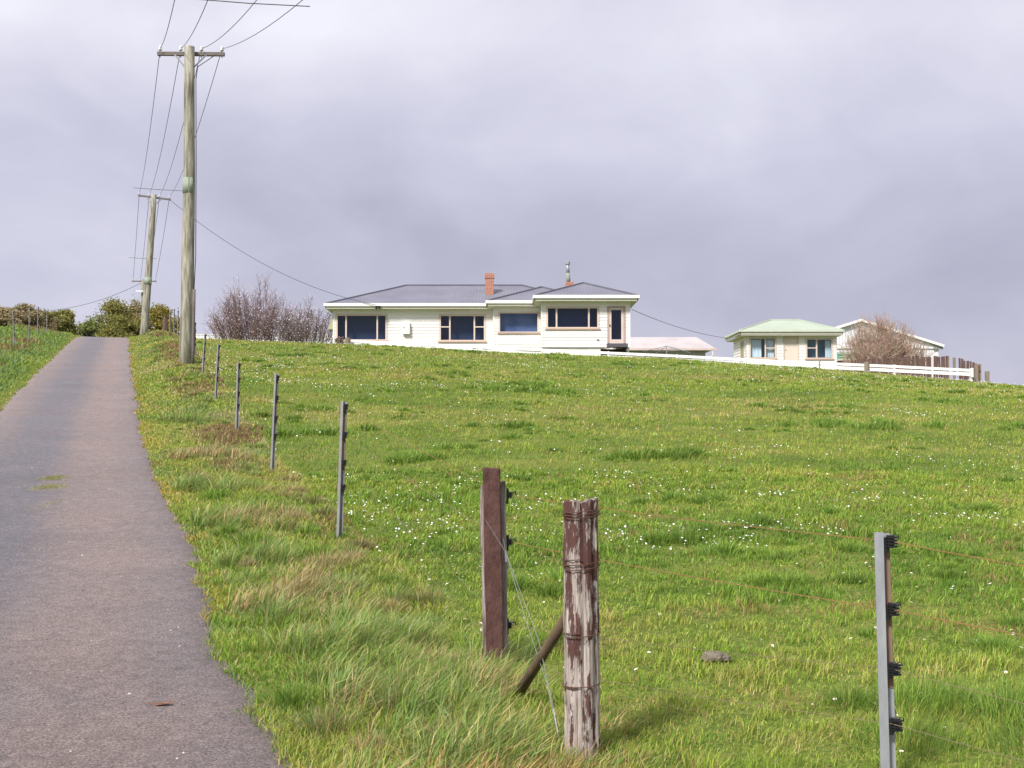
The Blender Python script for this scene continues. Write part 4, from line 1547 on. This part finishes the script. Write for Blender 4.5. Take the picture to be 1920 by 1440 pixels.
def leafy(name, label, cat, px, py_top, Y, w_px, colours, nleaf=6000, lsize=.07, seed=1, squash=1.0, group=None, bottom=None, spike=.0, loose=.5):
    """shrub or small tree: trunk and limbs, crown of leaf-sized faces in uneven clumps"""
    r = np.random.default_rng(seed)
    cx_ = fx(px, Y)
    zb = float(H(cx_, Y))
    zt_ = P(px, py_top, Y)[2]
    hh = zt_ - zb
    wd_ = w_px * Y / F
    root = thing(name, (cx_, Y, zb), label, cat, group)
    tr = MB()
    clumps = []
    ncl = 46
    for k in range(ncl):
        f = r.random() ** 1.1
        a = r.uniform(0, 2 * math.pi)
        env = (1 - f ** 2.2) ** .6 + .06 if spike == 0 else (1 - f) ** .7 * .95 + .1
        rad = math.sqrt(r.random()) * .47 * wd_ * env
        c = np.array([cx_ + rad * math.cos(a), Y + rad * math.sin(a) * squash, zb + hh * (.02 + .90 * f) * r.uniform(.86, 1.04)])
        clumps.append((c, wd_ * r.uniform(.07, .19), hh * r.uniform(.07, .2)))
        st = np.array([cx_ + r.normal(0, .06), Y + r.normal(0, .06), zb - .15])
        mid = st * .5 + c * .5 + np.array([0, 0, .1 * hh])
        tr.tube([st, mid, c], [.05, .032, .012], 5, cap=False)
    tr.build('trunk', M['bark'], root)
    n = nleaf
    ci = r.integers(0, ncl, n)
    C0 = np.array([c[0] for c in clumps])[ci]
    RW = np.array([c[1] for c in clumps])[ci][:, None]
    RH = np.array([c[2] for c in clumps])[ci][:, None]
    dirs = r.normal(size=(n, 3))
    dirs /= np.linalg.norm(dirs, axis=1)[:, None]
    rad = r.random((n, 1)) ** .45 * (1 + loose * np.maximum(0, r.normal(size=(n, 1))))
    ctr = C0 + dirs * rad * np.concatenate([RW, RW * squash, RH], 1)
    ctr[:, 2] = np.maximum(ctr[:, 2], zb + .03)
    a = r.normal(size=(n, 3))
    a[:, 2] = a[:, 2] * .7 + .5
    a /= np.linalg.norm(a, axis=1)[:, None]
    bq = np.cross(a, r.normal(size=(n, 3)))
    bq /= np.linalg.norm(bq, axis=1)[:, None]
    sz_ = (lsize * r.uniform(.5, 1.3, n))[:, None]
    vs = np.stack([ctr - a * sz_, ctr - bq * sz_ * .45, ctr + a * sz_, ctr + bq * sz_ * .45], 1).reshape(-1, 3)
    q = np.arange(n * 4).reshape(-1, 4)
    pal = np.array(colours)
    cc = pal[(ci * 7 + r.integers(0, 3, n)) % len(pal)] * r.uniform(.7, 1.3, (n, 1))
    o = big_mesh('crown', vs, np.zeros((0, 3), int), q, M['leaf'], np.repeat(cc, 4, 0))
    o.data.transform(__import__('mathutils').Matrix.Translation(-Vector(root.location)))
    o.parent = root
    return root


OL = [(0.232, 0.232, 0.061), (0.305, 0.287, 0.085), (0.183, 0.195, 0.055), (0.342, 0.299, 0.11)]
DG = [(0.146, 0.165, 0.055), (0.195, 0.207, 0.067), (0.232, 0.213, 0.085)]
YE = [(0.39, 0.317, 0.073), (0.293, 0.256, 0.061), (0.195, 0.183, 0.055), (0.488, 0.378, 0.085)]
BR = [(0.366, 0.293, 0.171), (0.293, 0.25, 0.122), (0.439, 0.354, 0.22), (0.256, 0.232, 0.098)]
GR = [(0.207, 0.25, 0.073), (0.268, 0.299, 0.098), (0.171, 0.201, 0.061)]
leafy('conifer_shrub', 'tall olive green pointed shrub at the end of the driveway', 'shrub', 214, 560, 84, 112, OL, 17000, .085, 11, .8, spike=1)
leafy('leafy_shrub', 'low yellow green shrub at the left of the tall pointed one', 'shrub', 168, 601, 82, 74, GR + OL, 7500, .075, 12)
leafy('leafy_shrub', 'straw coloured bushy shrub between the pointed shrub and the leaning pole', 'shrub', 250, 563, 90, 84, BR + OL[:1], 10000, .08, 13)
leafy('leafy_shrub', 'dark round shrub low behind the crest of the drive', 'shrub', 232, 592, 80, 96, OL + DG, 9500, .075, 14)
leafy('gorse_shrub', 'yellow flowering gorse shrub just right of the leaning pole', 'shrub', 296, 575, 82, 86, YE + DG, 12000, .08, 15)
leafy('gorse_shrub', 'low green gorse shrub among the far steel posts', 'shrub', 324, 598, 78, 44, YE + DG, 5000, .07, 16)
leafy('hedge_shrub', 'straw brown hedge shrub at the very left of the photo', 'shrub', 8, 577, 66, 90, BR + GR, 11000, .07, 17)
leafy('hedge_shrub', 'pale brown hedge shrub behind the left steel posts', 'shrub', 45, 572, 70, 76, BR, 11000, .07, 18)
leafy('hedge_shrub', 'mixed green and brown hedge shrub right of the third left post', 'shrub', 80, 580, 72, 60, BR + OL, 8500, .07, 19)
leafy('hedge_shrub', 'dark green hedge shrub nearest to the left edge of the driveway', 'shrub', 118, 578, 74, 68, OL + DG, 11500, .075, 20)
leafy('flower_plant', 'small pale flowering plant at the left foot of the house', 'plant', 636, 630.5, 71.5, 20, [(.30, .22, .20), (.16, .17, .08), (.40, .30, .28)], 900, .05, 21)

# ------------------------------------------------------------------ grass
GREEN = np.array([(.105, .215, .030), (.17, .30, .038), (.25, .375, .05), (.345, .425, .062), (.45, .43, .11), (.56, .46, .21)])


def blades(X, Y, h, w, az, lean, laz, colr, seg=2, lift=0.0):
    """N grass blades -> verts, tris, quads, tint"""
    n = len(X)
    Z = H(X, Y) - .01 + lift
    B = np.stack([X, Y, Z], 1)
    side = np.stack([np.cos(az), np.sin(az), np.zeros(n)], 1) * (w / 2)[:, None]
    ld = np.stack([np.cos(laz), np.sin(laz)], 1) * (lean * h)[:, None]
    up = np.sqrt(np.maximum(.12, 1 - .75 * np.minimum(lean, 1.1) ** 2)) * h
    tip = B + np.stack([ld[:, 0], ld[:, 1], up], 1)
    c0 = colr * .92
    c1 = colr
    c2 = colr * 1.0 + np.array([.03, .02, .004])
    if seg == 1:
        v = np.stack([B - side, B + side, tip], 1).reshape(-1, 3)
        tr = np.arange(n * 3).reshape(-1, 3)
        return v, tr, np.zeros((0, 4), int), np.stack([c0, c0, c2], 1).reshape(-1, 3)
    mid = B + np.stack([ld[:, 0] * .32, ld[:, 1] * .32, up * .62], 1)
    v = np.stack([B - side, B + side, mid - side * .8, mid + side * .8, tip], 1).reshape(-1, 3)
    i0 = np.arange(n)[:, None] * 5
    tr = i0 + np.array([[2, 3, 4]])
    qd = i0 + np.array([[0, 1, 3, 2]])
    return v, tr, qd, np.stack([c0, c0, c1, c1, c2], 1).reshape(-1, 3)


def join(parts):
    V, T, Q, C = [], [], [], []
    o = 0
    for v, t_, q, c in parts:
        V.append(v)
        T.append(t_ + o)
        Q.append(q + o)
        C.append(c)
        o += len(v)
    return np.concatenate(V), np.concatenate(T), np.concatenate(Q), np.concatenate(C)


def pick(idx):
    idx = np.clip(idx, 0, len(GREEN) - 1.001)
    i = np.floor(idx).astype(int)
    f = (idx - i)[:, None]
    return GREEN[i] * (1 - f) + GREEN[i + 1] * f


def sample(n, y0, y1, p, side0=.43, margin=2.2):
    """n points with density falling as Y^-p over the wedge the photograph looks at, plus a margin"""
    ys_ = np.linspace(y0, y1, 2000)
    wgt = (2 * (side0 * ys_ + margin)) * np.minimum(1, (6 / ys_)) ** p
    cdf = np.cumsum(wgt)
    cdf /= cdf[-1]
    Y = np.interp(rng.random(n), cdf, ys_)
    X = rng.uniform(-1, 1, n) * (side0 * Y + margin)
    return X, Y


def free_of_road(X, Y, pad=.0):
    u, v = uv(X, Y)
    l, r_ = road_edges(u)
    return (v > r_ - pad) | (v < l + pad)


def pasture(n, y0, y1, p, seg):
    X, Y = sample(n, y0, y1, p)
    u, v = uv(X, Y)
    keep = free_of_road(X, Y, .03)
    X, Y, u, v = X[keep], Y[keep], u[keep], v[keep]
    n = len(X)
    big = vnoise(X * .55, Y * .75, 4.5, 21, 3)
    med = vnoise(X * .6, Y, 1.3, 22, 3)
    sml = vnoise(X, Y, .30, 23, 3)
    tus = vnoise(X * .75, Y, 1.25, 24, 3)
    tmask = sst(.66, .78, tus)                              # rank dark tufts round old dung
    h = (.018 + .022 * rng.random(n) ** 1.5 + .040 * sml ** 2) * (1 + .007 * Y)
    h = h * (1 + .35 * tmask) * (.75 + 1.0 * sst(.45, .7, vnoise(X, Y, .13, 27, 2)))
    w = np.maximum(.0034, .00066 * Y) * rng.uniform(.6, 1.4, n)
    idx = 2.5 + 3.4 * (big - .5) + 3.6 * (med - .5) + rng.normal(0, .75, n) + 2.4 * (sml - .5)
    idx = idx * (1 - .45 * tmask) + .3 * tmask + 2.0 * (vnoise(X, Y, .13, 28, 2) - .5)
    brown = (rng.random(n) < .06 * (1 + 2.5 * sst(.5, .7, big)))
    brown |= rng.random(n) < .38 * sst(.66, .80, vnoise(X, Y, .5, 29, 3))
    C = pick(idx) * rng.uniform(.58, 1.36, (n, 1))
    C[brown] = np.array([.42, .29, .13]) * rng.uniform(.6, 1.2, (brown.sum(), 1))
    lean = np.clip(rng.normal(.55, .25, n), .05, 1.1)
    laz = rng.normal(-.2, 1.5, n)
    return blades(X, Y, h, w, rng.uniform(0, math.pi, n), lean, laz, C, seg)


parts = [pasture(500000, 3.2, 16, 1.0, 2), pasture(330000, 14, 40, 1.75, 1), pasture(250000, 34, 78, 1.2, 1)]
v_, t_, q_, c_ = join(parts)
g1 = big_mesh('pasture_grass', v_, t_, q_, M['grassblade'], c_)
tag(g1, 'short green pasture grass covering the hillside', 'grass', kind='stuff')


def verge(n, u0, u1, v0, v1, hfun, cfun, wmul=1.0, power=.6, bias=-.1):
    r_ = rng.random(n)
    u = u0 + (u1 - u0) * r_ ** (1 / power) if power != 1 else u0 + (u1 - u0) * r_
    v = rng.uniform(v0, v1, n)
    X, Y = xy(u, v)
    keep = free_of_road(X, Y, .05)
    u, v, X, Y = u[keep], v[keep], X[keep], Y[keep]
    n = len(X)
    h = hfun(u, v, X, Y, n)
    C = cfun(u, v, X, Y, n)
    d = np.hypot(X, Y)
    w = np.maximum(.0042, .0007 * d) * wmul * rng.uniform(.5, 1.7, n)
    lean = np.clip(rng.normal(.75, .3, n), .1, 1.15)
    laz = rng.normal(bias, 2.2, n)
    return blades(X, Y, h, w, rng.uniform(0, math.pi, n), lean, laz, C, 2)


def h_right(u, v, X, Y, n):
    l, r_ = road_edges(u)
    e = v - r_
    cl = sst(.42, .70, vnoise(X, Y, .7, 31, 3))
    body = sst(.38, .85, e) * (1 - sst(1.35, 1.75, v) * .35)
    return (.035 + .03 * rng.random(n)) + body * (.018 + .075 * cl) * rng.uniform(.5, 1.15, n) * (1 + .25 * sst(20, 50, u))


def c_right(u, v, X, Y, n):
    l, r_ = road_edges(u)
    e = v - r_
    big = vnoise(X, Y, 1.6, 33, 3)
    idx = 2.7 + 4.6 * (big - .5) + rng.normal(0, 1.0, n)
    C = pick(idx)
    # blue-green rank clumps, straw and brown seed heads in patches, yellow moss along the asphalt
    bl = sst(.55, .68, vnoise(X, Y, 1.1, 34, 3))[:, None] * (rng.random((n, 1)) < .7)
    C = C * (1 - bl) + np.array([.21, .32, .105]) * bl
    st = (rng.random(n) < .10 + .45 * sst(.52, .70, vnoise(X, Y * .7, 2.0, 35, 3)))
    C[st] = np.array([.52, .42, .23])
    bn = (rng.random(n) < .8 * sst(.45, .60, vnoise(X, Y * .8, 2.0, 36, 3)) * sst(.85, 1.15, v) * sst(9, 13, u))
    C[bn] = np.array([.27, .17, .09])
    ed = (rng.random(n) < .50 * sst(.25, .6, vnoise(X, Y, .9, 39, 2)) * (1 - sst(.02, .10 + .30 * vnoise(X, Y, .5, 38, 2), e)))
    C[ed] = np.array([.48, .34, .07])
    return C * rng.uniform(.72, 1.22, (n, 1))


def h_left(u, v, X, Y, n):
    l, r_ = road_edges(u)
    e = l - v
    return .04 + sst(.15, .8, e) * (.10 + .22 * vnoise(X, Y, .9, 41, 3)) * rng.uniform(.5, 1.2, n) + .02 * rng.random(n)


def c_left(u, v, X, Y, n):
    l, r_ = road_edges(u)
    e = l - v
    idx = 1.9 + 4.0 * (vnoise(X, Y, 1.5, 43, 3) - .5) + rng.normal(0, .8, n)
    C = pick(idx)
    bl = (rng.random(n) < .45)
    C[bl] = np.array([.21, .29, .12])
    bn = (rng.random(n) < .8 * sst(.7, 1.3, e) * (1 - sst(2.2, 3.0, e)) * sst(.38, .55, vnoise(X, Y, 2.2, 44, 2)))
    C[bn] = np.array([.28, .18, .10])
    ed = (rng.random(n) < .5 * (1 - sst(.02, .25, e)))
    C[ed] = np.array([.30, .27, .06])
    return C * rng.uniform(.72, 1.22, (n, 1))


parts = [verge(120000, 3.2, 24, .15, 1.95, h_right, c_right, power=.7), verge(60000, 20, 78, -.05, 2.1, h_right, c_right, 1.1, 1), verge(60000, 14, 80, -5.6, -2.2, h_left, c_left, 1.1, 1)]


def rank(n, cu, cv, ru_, rv_, hmin, hmax, laz, cols, w=1.0, lean=.8):
    """a rank clump of long arching blades"""
    n = int(n * .17)
    if n < 40:
        return blades(*[np.zeros(0)] * 7, np.zeros((0, 3)))
    ox, oy = rng.normal(0, ru_, 3)[0], rng.normal(0, rv_, 3)[0]
    u = cu + ox + rng.normal(0, .085, n)
    v = cv + oy + rng.normal(0, .075, n)
    X, Y = xy(u, v)
    k = free_of_road(X, Y, -.08)
    X, Y = X[k], Y[k]
    n = len(X)
    h = rng.uniform(hmin, hmax, n) * .60
    cols = np.array(cols)
    C = cols[rng.integers(0, len(cols), n)] * rng.uniform(.75, 1.2, (n, 1))
    return blades(X, Y, h, np.maximum(.0048, .0006 * Y) * w * rng.uniform(.5, 1.7, n), rng.uniform(0, math.pi, n),
                  np.clip(rng.normal(lean, .3, n), .1, 1.2), np.arctan2(Y - np.mean(Y), (X - np.mean(X)) + .12) + rng.normal(0, .5, n), C, 2)


BG = [(.19, .32, .075), (.25, .35, .13), (.18, .31, .05), (.33, .41, .08), (.48, .42, .18)]
STR = [(.52, .42, .23), (.54, .38, .16), (.46, .36, .20), (.22, .29, .08)]
ORA = [(.56, .34, .12), (.50, .34, .16), (.25, .29, .08), (.38, .26, .12)]
for (px, Y, nn, hm, cols, lz) in ((640, 7.3, 2600, .34, BG, .1), (700, 6.9, 2200, .34, BG, -.1), (770, 6.2, 2600, .34, BG, .2), (860, 5.9, 2400, .30, BG + STR, .0), (650, 6.2, 1800, .28, BG, .2),
                                (800, 5.2, 2600, .32, BG, .0), (920, 4.9, 1600, .26, ORA + BG, -.2), (1000, 4.8, 1200, .20, ORA + BG, .1), (740, 5.0, 2200, .30, BG, .1), (840, 4.6, 1800, .26, ORA + BG, .0),
                                (890, 6.6, 1000, .22, STR + BG, .0), (560, 8.6, 1500, .30, STR, .1), (610, 8.2, 1300, .26, STR, .2), (480, 9.6, 1800, .28, BG, -.3), (420, 11.5, 1900, .34, BG, .0), (385, 14, 1700, .36, BG, .0),
                                (460, 11.8, 1300, .32, STR, .0), (395, 17, 1300, .34, STR, .0), (330, 22, 1200, .36, BG, .0), (930, 4.65, 1500, .26, ORA, .2), (1010, 4.55, 1300, .22, ORA, .2), (880, 4.5, 1300, .26, ORA, .2), (1110, 4.75, 900, .20, ORA + BG, .2), (1180, 4.65, 900, .16, ORA + BG, .0), (540, 9.2, 900, .24, BG, .0)):
    X0 = (px - 960) / F * Y
    cu, cv = uv(X0, Y)
    for q in range(6):                       # each a handful of tufts, their blades arching outwards
        parts.append(rank(int(nn * rng.uniform(.5, 1.3)), cu, cv, .30, .20, hm * .35, hm * rng.uniform(.9, 1.35), lz, cols))
nst = 520
u_ = 4.6 + 20 * rng.random(nst) ** 1.5
v_ = rng.uniform(.75, 1.85, nst)
X, Y = xy(u_, v_)
parts.append(blades(X, Y, rng.uniform(.10, .28, nst), np.maximum(.003, .0004 * Y), rng.uniform(0, 3.1, nst), np.clip(rng.normal(.8, .3, nst), .2, 1.15), rng.normal(.1, .9, nst),
                    np.array(ORA + STR)[rng.integers(0, 8, nst)] * rng.uniform(.7, 1.15, (nst, 1)), 2))
# the dark rank tuft beside the near steel post and a few more out in the paddock
DK = [(.13, .25, .04), (.18, .32, .05), (.24, .38, .062), (.31, .42, .08)]
tuft_spots = []
for (px, py, nn, ru_, hm) in ((1800, 1340, 5200, .20, .20), (1880, 1400, 3000, .18, .2), (1730, 1330, 2000, .14, .15), (1020, 1110, 2200, .22, .15), (1240, 855, 1500, .4, .2), (760, 862, 1300, .35, .17), (610, 815, 900, .4, .18), (1280, 940, 1100, .3, .13), (1490, 1095, 1600, .22, .12), (980, 735, 900, .6, .22), (1590, 800, 900, .5, .2)):
    d_ = np.array(P(px, py, 1.0))
    yy = np.arange(3.5, 75, .05)
    hz_ = H(d_[0] * yy, yy)
    hit = np.argmax(hz_ > d_[2] * yy)
    Yh = yy[hit]
    X0 = d_[0] * Yh
    cu, cv = uv(X0, Yh)
    for q in range(max(2, int(ru_ * 22))):
        tuft_spots.append((X0 + rng.normal(0, ru_ * 1.2), Yh + rng.normal(0, ru_ * .7), hm * rng.uniform(.75, 1.05)))
TX, TY = sample(430, 6.5, 72, .75, .42, 1.5)
tk_ = (vnoise(TX * .8, TY, 5, 61, 2) > .44) & (uv(TX, TY)[1] > 2.2)
for x_, y_ in zip(TX[tk_], TY[tk_]):
    big_ = rng.random() ** 2.5
    for q in range(1 + int(rng.integers(0, 3) + 6 * big_)):
        tuft_spots.append((x_ + rng.normal(0, .14 + .3 * big_), y_ + rng.normal(0, .14 + .3 * big_), rng.uniform(.035, .085 + .06 * big_) * (1 + .008 * y_)))
VT = rng.random((300, 2))
for a_, b_ in VT:
    u_ = 5 + 60 * a_ ** 1.6
    x_, y_ = xy(u_, .75 + 1.1 * b_)
    tuft_spots.append((float(x_), float(y_), -rng.uniform(.07, .18)))
for x_, y_, hm in tuft_spots:
    vg = hm < 0
    hm = abs(hm)
    n_ = int(np.clip(2600 / max(y_, 4) ** .85, 60, 420) * (1 if vg else min(1, hm / .09)))
    sp_r = hm * rng.uniform(.55, .9) if not vg else hm * .5
    X = x_ + rng.normal(0, sp_r, n_)
    Y = y_ + rng.normal(0, sp_r, n_)
    cols = np.array(DK if not vg else [BG, STR, BG + STR, BG, DK][rng.integers(0, 5)])
    dist = np.hypot(X - x_, Y - y_) / (2.2 * sp_r)
    parts.append(blades(X, Y, hm * (1 - .55 * np.minimum(dist, 1) ** 2) * rng.uniform(.55, 1.1, n_), np.maximum(.0036, .00066 * y_) * rng.uniform(.6, 1.3, n_), rng.uniform(0, math.pi, n_),
                        np.clip(.25 + .6 * dist + rng.normal(0, .2, n_), .05, 1.15), np.arctan2(Y - y_, X - x_ + .3 * sp_r) + rng.normal(0, .5, n_),
                        (cols[rng.integers(0, len(cols), n_)] * (1 - .35 * rng.random((n_, 1))) * rng.uniform(.85, 1.25))))
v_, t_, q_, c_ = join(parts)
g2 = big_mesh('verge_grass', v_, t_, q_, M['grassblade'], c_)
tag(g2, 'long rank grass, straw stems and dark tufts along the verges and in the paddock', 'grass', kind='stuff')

# ------------------------------------------------------------------ daisies
dm = MB()
for k in range(9):
    th = 2 * math.pi * k / 9
    c, s = math.cos(th), math.sin(th)
    a = np.array([c, s, 0])
    bq = np.array([-s, c, 0])
    dm.add([a * .003 + (0, 0, .05), a * .009 - bq * .0036 + (0, 0, .0525), a * .0145 + (0, 0, .0535), a * .009 + bq * .0036 + (0, 0, .0525)], [(0, 1, 2, 3)], 0)
dm.lathe([(.0045, .0505), (.0045, .053), (.002, .0548)], (0, 0, 0), 8, 1)
dm.tube([(0, 0, -.01), (.002, 0, .025), (0, 0, .0505)], .0012, 4, 2)
proto = dm.build('daisy', [M['petal'], M['yolk'], M['stem']])
n = 42000
X, Y = sample(n, 5.2, 74, 1.15, .42, 1.5)
u, v = uv(X, Y)
cl = vnoise(X * .8, Y, 2.6, 51, 3)
cl2 = vnoise(X, Y, .7, 52, 2)
pr = sst(.46, .74, cl) * .75 * sst(.40, .64, cl2) ** 2 + .06
k = (rng.random(n) < pr) & (v > 1.9) & (H(X, Y) > -5) & ~((Y < 6.5) & (X < 1.2))
X, Y = X[k], Y[k]
o_ = np.argsort(Y)
X, Y = X[o_], Y[o_]
inview = np.abs(X / Y) < .41
near_i = np.where(inview)[0][:300]
far_i = np.setdiff1d(np.arange(len(X)), near_i)
for j, i in enumerate(near_i):
    o = proto if j == 0 else proto.copy()
    if j:
        col.objects.link(o)
    o.location = (X[i], Y[i], float(H(X[i], Y[i])) + rng.uniform(-.03, .0))
    o.rotation_euler = (rng.normal(.35, .25), rng.normal(-.1, .25), rng.uniform(0, 6.28))
    sc = rng.uniform(.45, .9)
    o.scale = (sc, sc, sc)
    tag(o, 'small white daisy with yellow centre in the pasture grass', 'daisy', 'daisies in the pasture')
Xf, Yf = X[far_i], Y[far_i]
nf = len(Xf)
r0 = (.0060 + .00018 * Yf) * rng.uniform(.4, 1.3, nf)
ctr = np.stack([Xf, Yf, H(Xf, Yf) + .034 + .0013 * Yf - rng.uniform(0, .012, nf)], 1)
ang = np.arange(6) / 6 * 2 * math.pi
tl = rng.normal(.5, .25, nf)
ring = ctr[:, None, :] + np.stack([np.cos(ang)[None] * r0[:, None], np.sin(ang)[None] * r0[:, None] * np.cos(tl)[:, None], np.sin(ang)[None] * r0[:, None] * np.sin(tl)[:, None]], 2)
vs = ring.reshape(-1, 3)
i0 = np.arange(nf)[:, None] * 6
qd = np.concatenate([i0 + np.array([[0, 1, 2, 3]]), i0 + np.array([[0, 3, 4, 5]])])
dz = big_mesh('daisies', vs, np.zeros((0, 3), int), qd, M['petal'])
tag(dz, 'white daisies scattered over the far pasture', 'daisies', 'daisies in the pasture', 'stuff')

# ------------------------------------------------------------------ small things on the ground
def ground_at(px, py):
    d_ = P(px, py, 1.0)
    yy = np.arange(3.0, 75, .02)
    i = np.argmax(H(d_[0] * yy, yy) > d_[2] * yy)
    return np.array([d_[0] * yy[i], yy[i], float(H(d_[0] * yy[i], yy[i]))])


g_ = ground_at(305, 1325)
lf = MB()
for i in range(6):
    pass
pts = [(-.035, 0), (-.03, .014), (0, .02), (.03, .014), (.055, 0), (.03, -.014), (0, -.018), (-.03, -.012)]
lf.add([(g_[0] + a, g_[1] + c * 1.2, g_[2] + .012 + .006 * math.sin(a * 60)) for a, c in pts], [tuple(range(8))])
lf.tube([(g_[0] - .075, g_[1], g_[2] + .012), (g_[0] + .05, g_[1], g_[2] + .016)], .002, 4)
tag(lf.build('fallen_leaf', mat('rust_leaf', (.26, .12, .07), (.20, .09, .05), 20)), 'rust coloured fallen leaf lying on the asphalt', 'leaf')
dg = ground_at(1340, 1244)
db = MB()
n1_, n2_ = 14, 5
vs, fs = [], []
for i in range(n2_):
    f = i / (n2_ - 1)
    for k in range(n1_):
        th = 2 * math.pi * k / n1_
        rr = .105 * math.cos(f * 1.45) * (1 + .18 * math.sin(3 * th + 1) + random.uniform(-.08, .08))
        vs.append((dg[0] + rr * .72 * math.cos(th), dg[1] + rr * .55 * math.sin(th), dg[2] + .018 + .045 * math.sin(f * 1.45) + random.uniform(-.004, .004)))
for i in range(n2_ - 1):
    for k in range(n1_):
        fs.append((i * n1_ + k, i * n1_ + (k + 1) % n1_, (i + 1) * n1_ + (k + 1) % n1_, (i + 1) * n1_ + k))
fs.append(tuple(range((n2_ - 1) * n1_, n2_ * n1_)))
tag(db.add(vs, fs).build('dung_pat', mat('dry_dung', (.22, .19, .14), (.12, .10, .075), 30, bump=.8)), 'dry grey brown dung pat lying in the grass right of the corner post', 'dung pat')
# grit on the asphalt
r2 = np.random.default_rng(77)
gm = MB()
for i in range(150):
    u_, v__ = r2.uniform(4.6, 20), r2.uniform(-2.2, .35)
    X0, Y0 = xy(u_, v__)
    z0 = float(H(X0, Y0)) + .006
    s = r2.uniform(.004, .009) * (1 if r2.random() < .85 else 1.5)
    vs = [(X0 + a * s * r2.uniform(.7, 1.2), Y0 + c * s * r2.uniform(.7, 1.2), z0 + d * s * .7) for a, c, d in ((1, 0, 0), (0, 1, 0), (-1, 0, 0), (0, -1, 0), (0, 0, 1))]
    gm.add(vs, [(0, 1, 4), (1, 2, 4), (2, 3, 4), (3, 0, 4)])
tag(gm.build('loose_gravel', mat('pale_grit', (.60, .57, .53), (.45, .42, .40), 20)), 'pale grit scattered on the asphalt', 'gravel', kind='stuff')
# grass coming up through the lane
wp = []
for (px, py, nn, sx, sy) in ((100, 897, 620, .075, .12), (92, 914, 620, .085, .14), (95, 945, 120, .05, .22)):
    g_ = ground_at(px, py)
    X = g_[0] + rng.normal(0, sx, nn)
    Y = g_[1] + rng.normal(0, sy, nn)
    wp.append(blades(X, Y, rng.uniform(.008, .028, nn), np.full(nn, .006), rng.uniform(0, 3.1, nn), np.full(nn, .8), rng.uniform(0, 6.28, nn), np.array([.36, .36, .09]) * rng.uniform(.6, 1.2, (nn, 1)), 1, .014))
v_, t_, q_, c_ = join(wp)
tag(big_mesh('weed_tuft', v_, t_, q_, M['grassblade'], c_), 'yellowish weeds growing through the middle of the asphalt lane', 'weeds', kind='stuff')
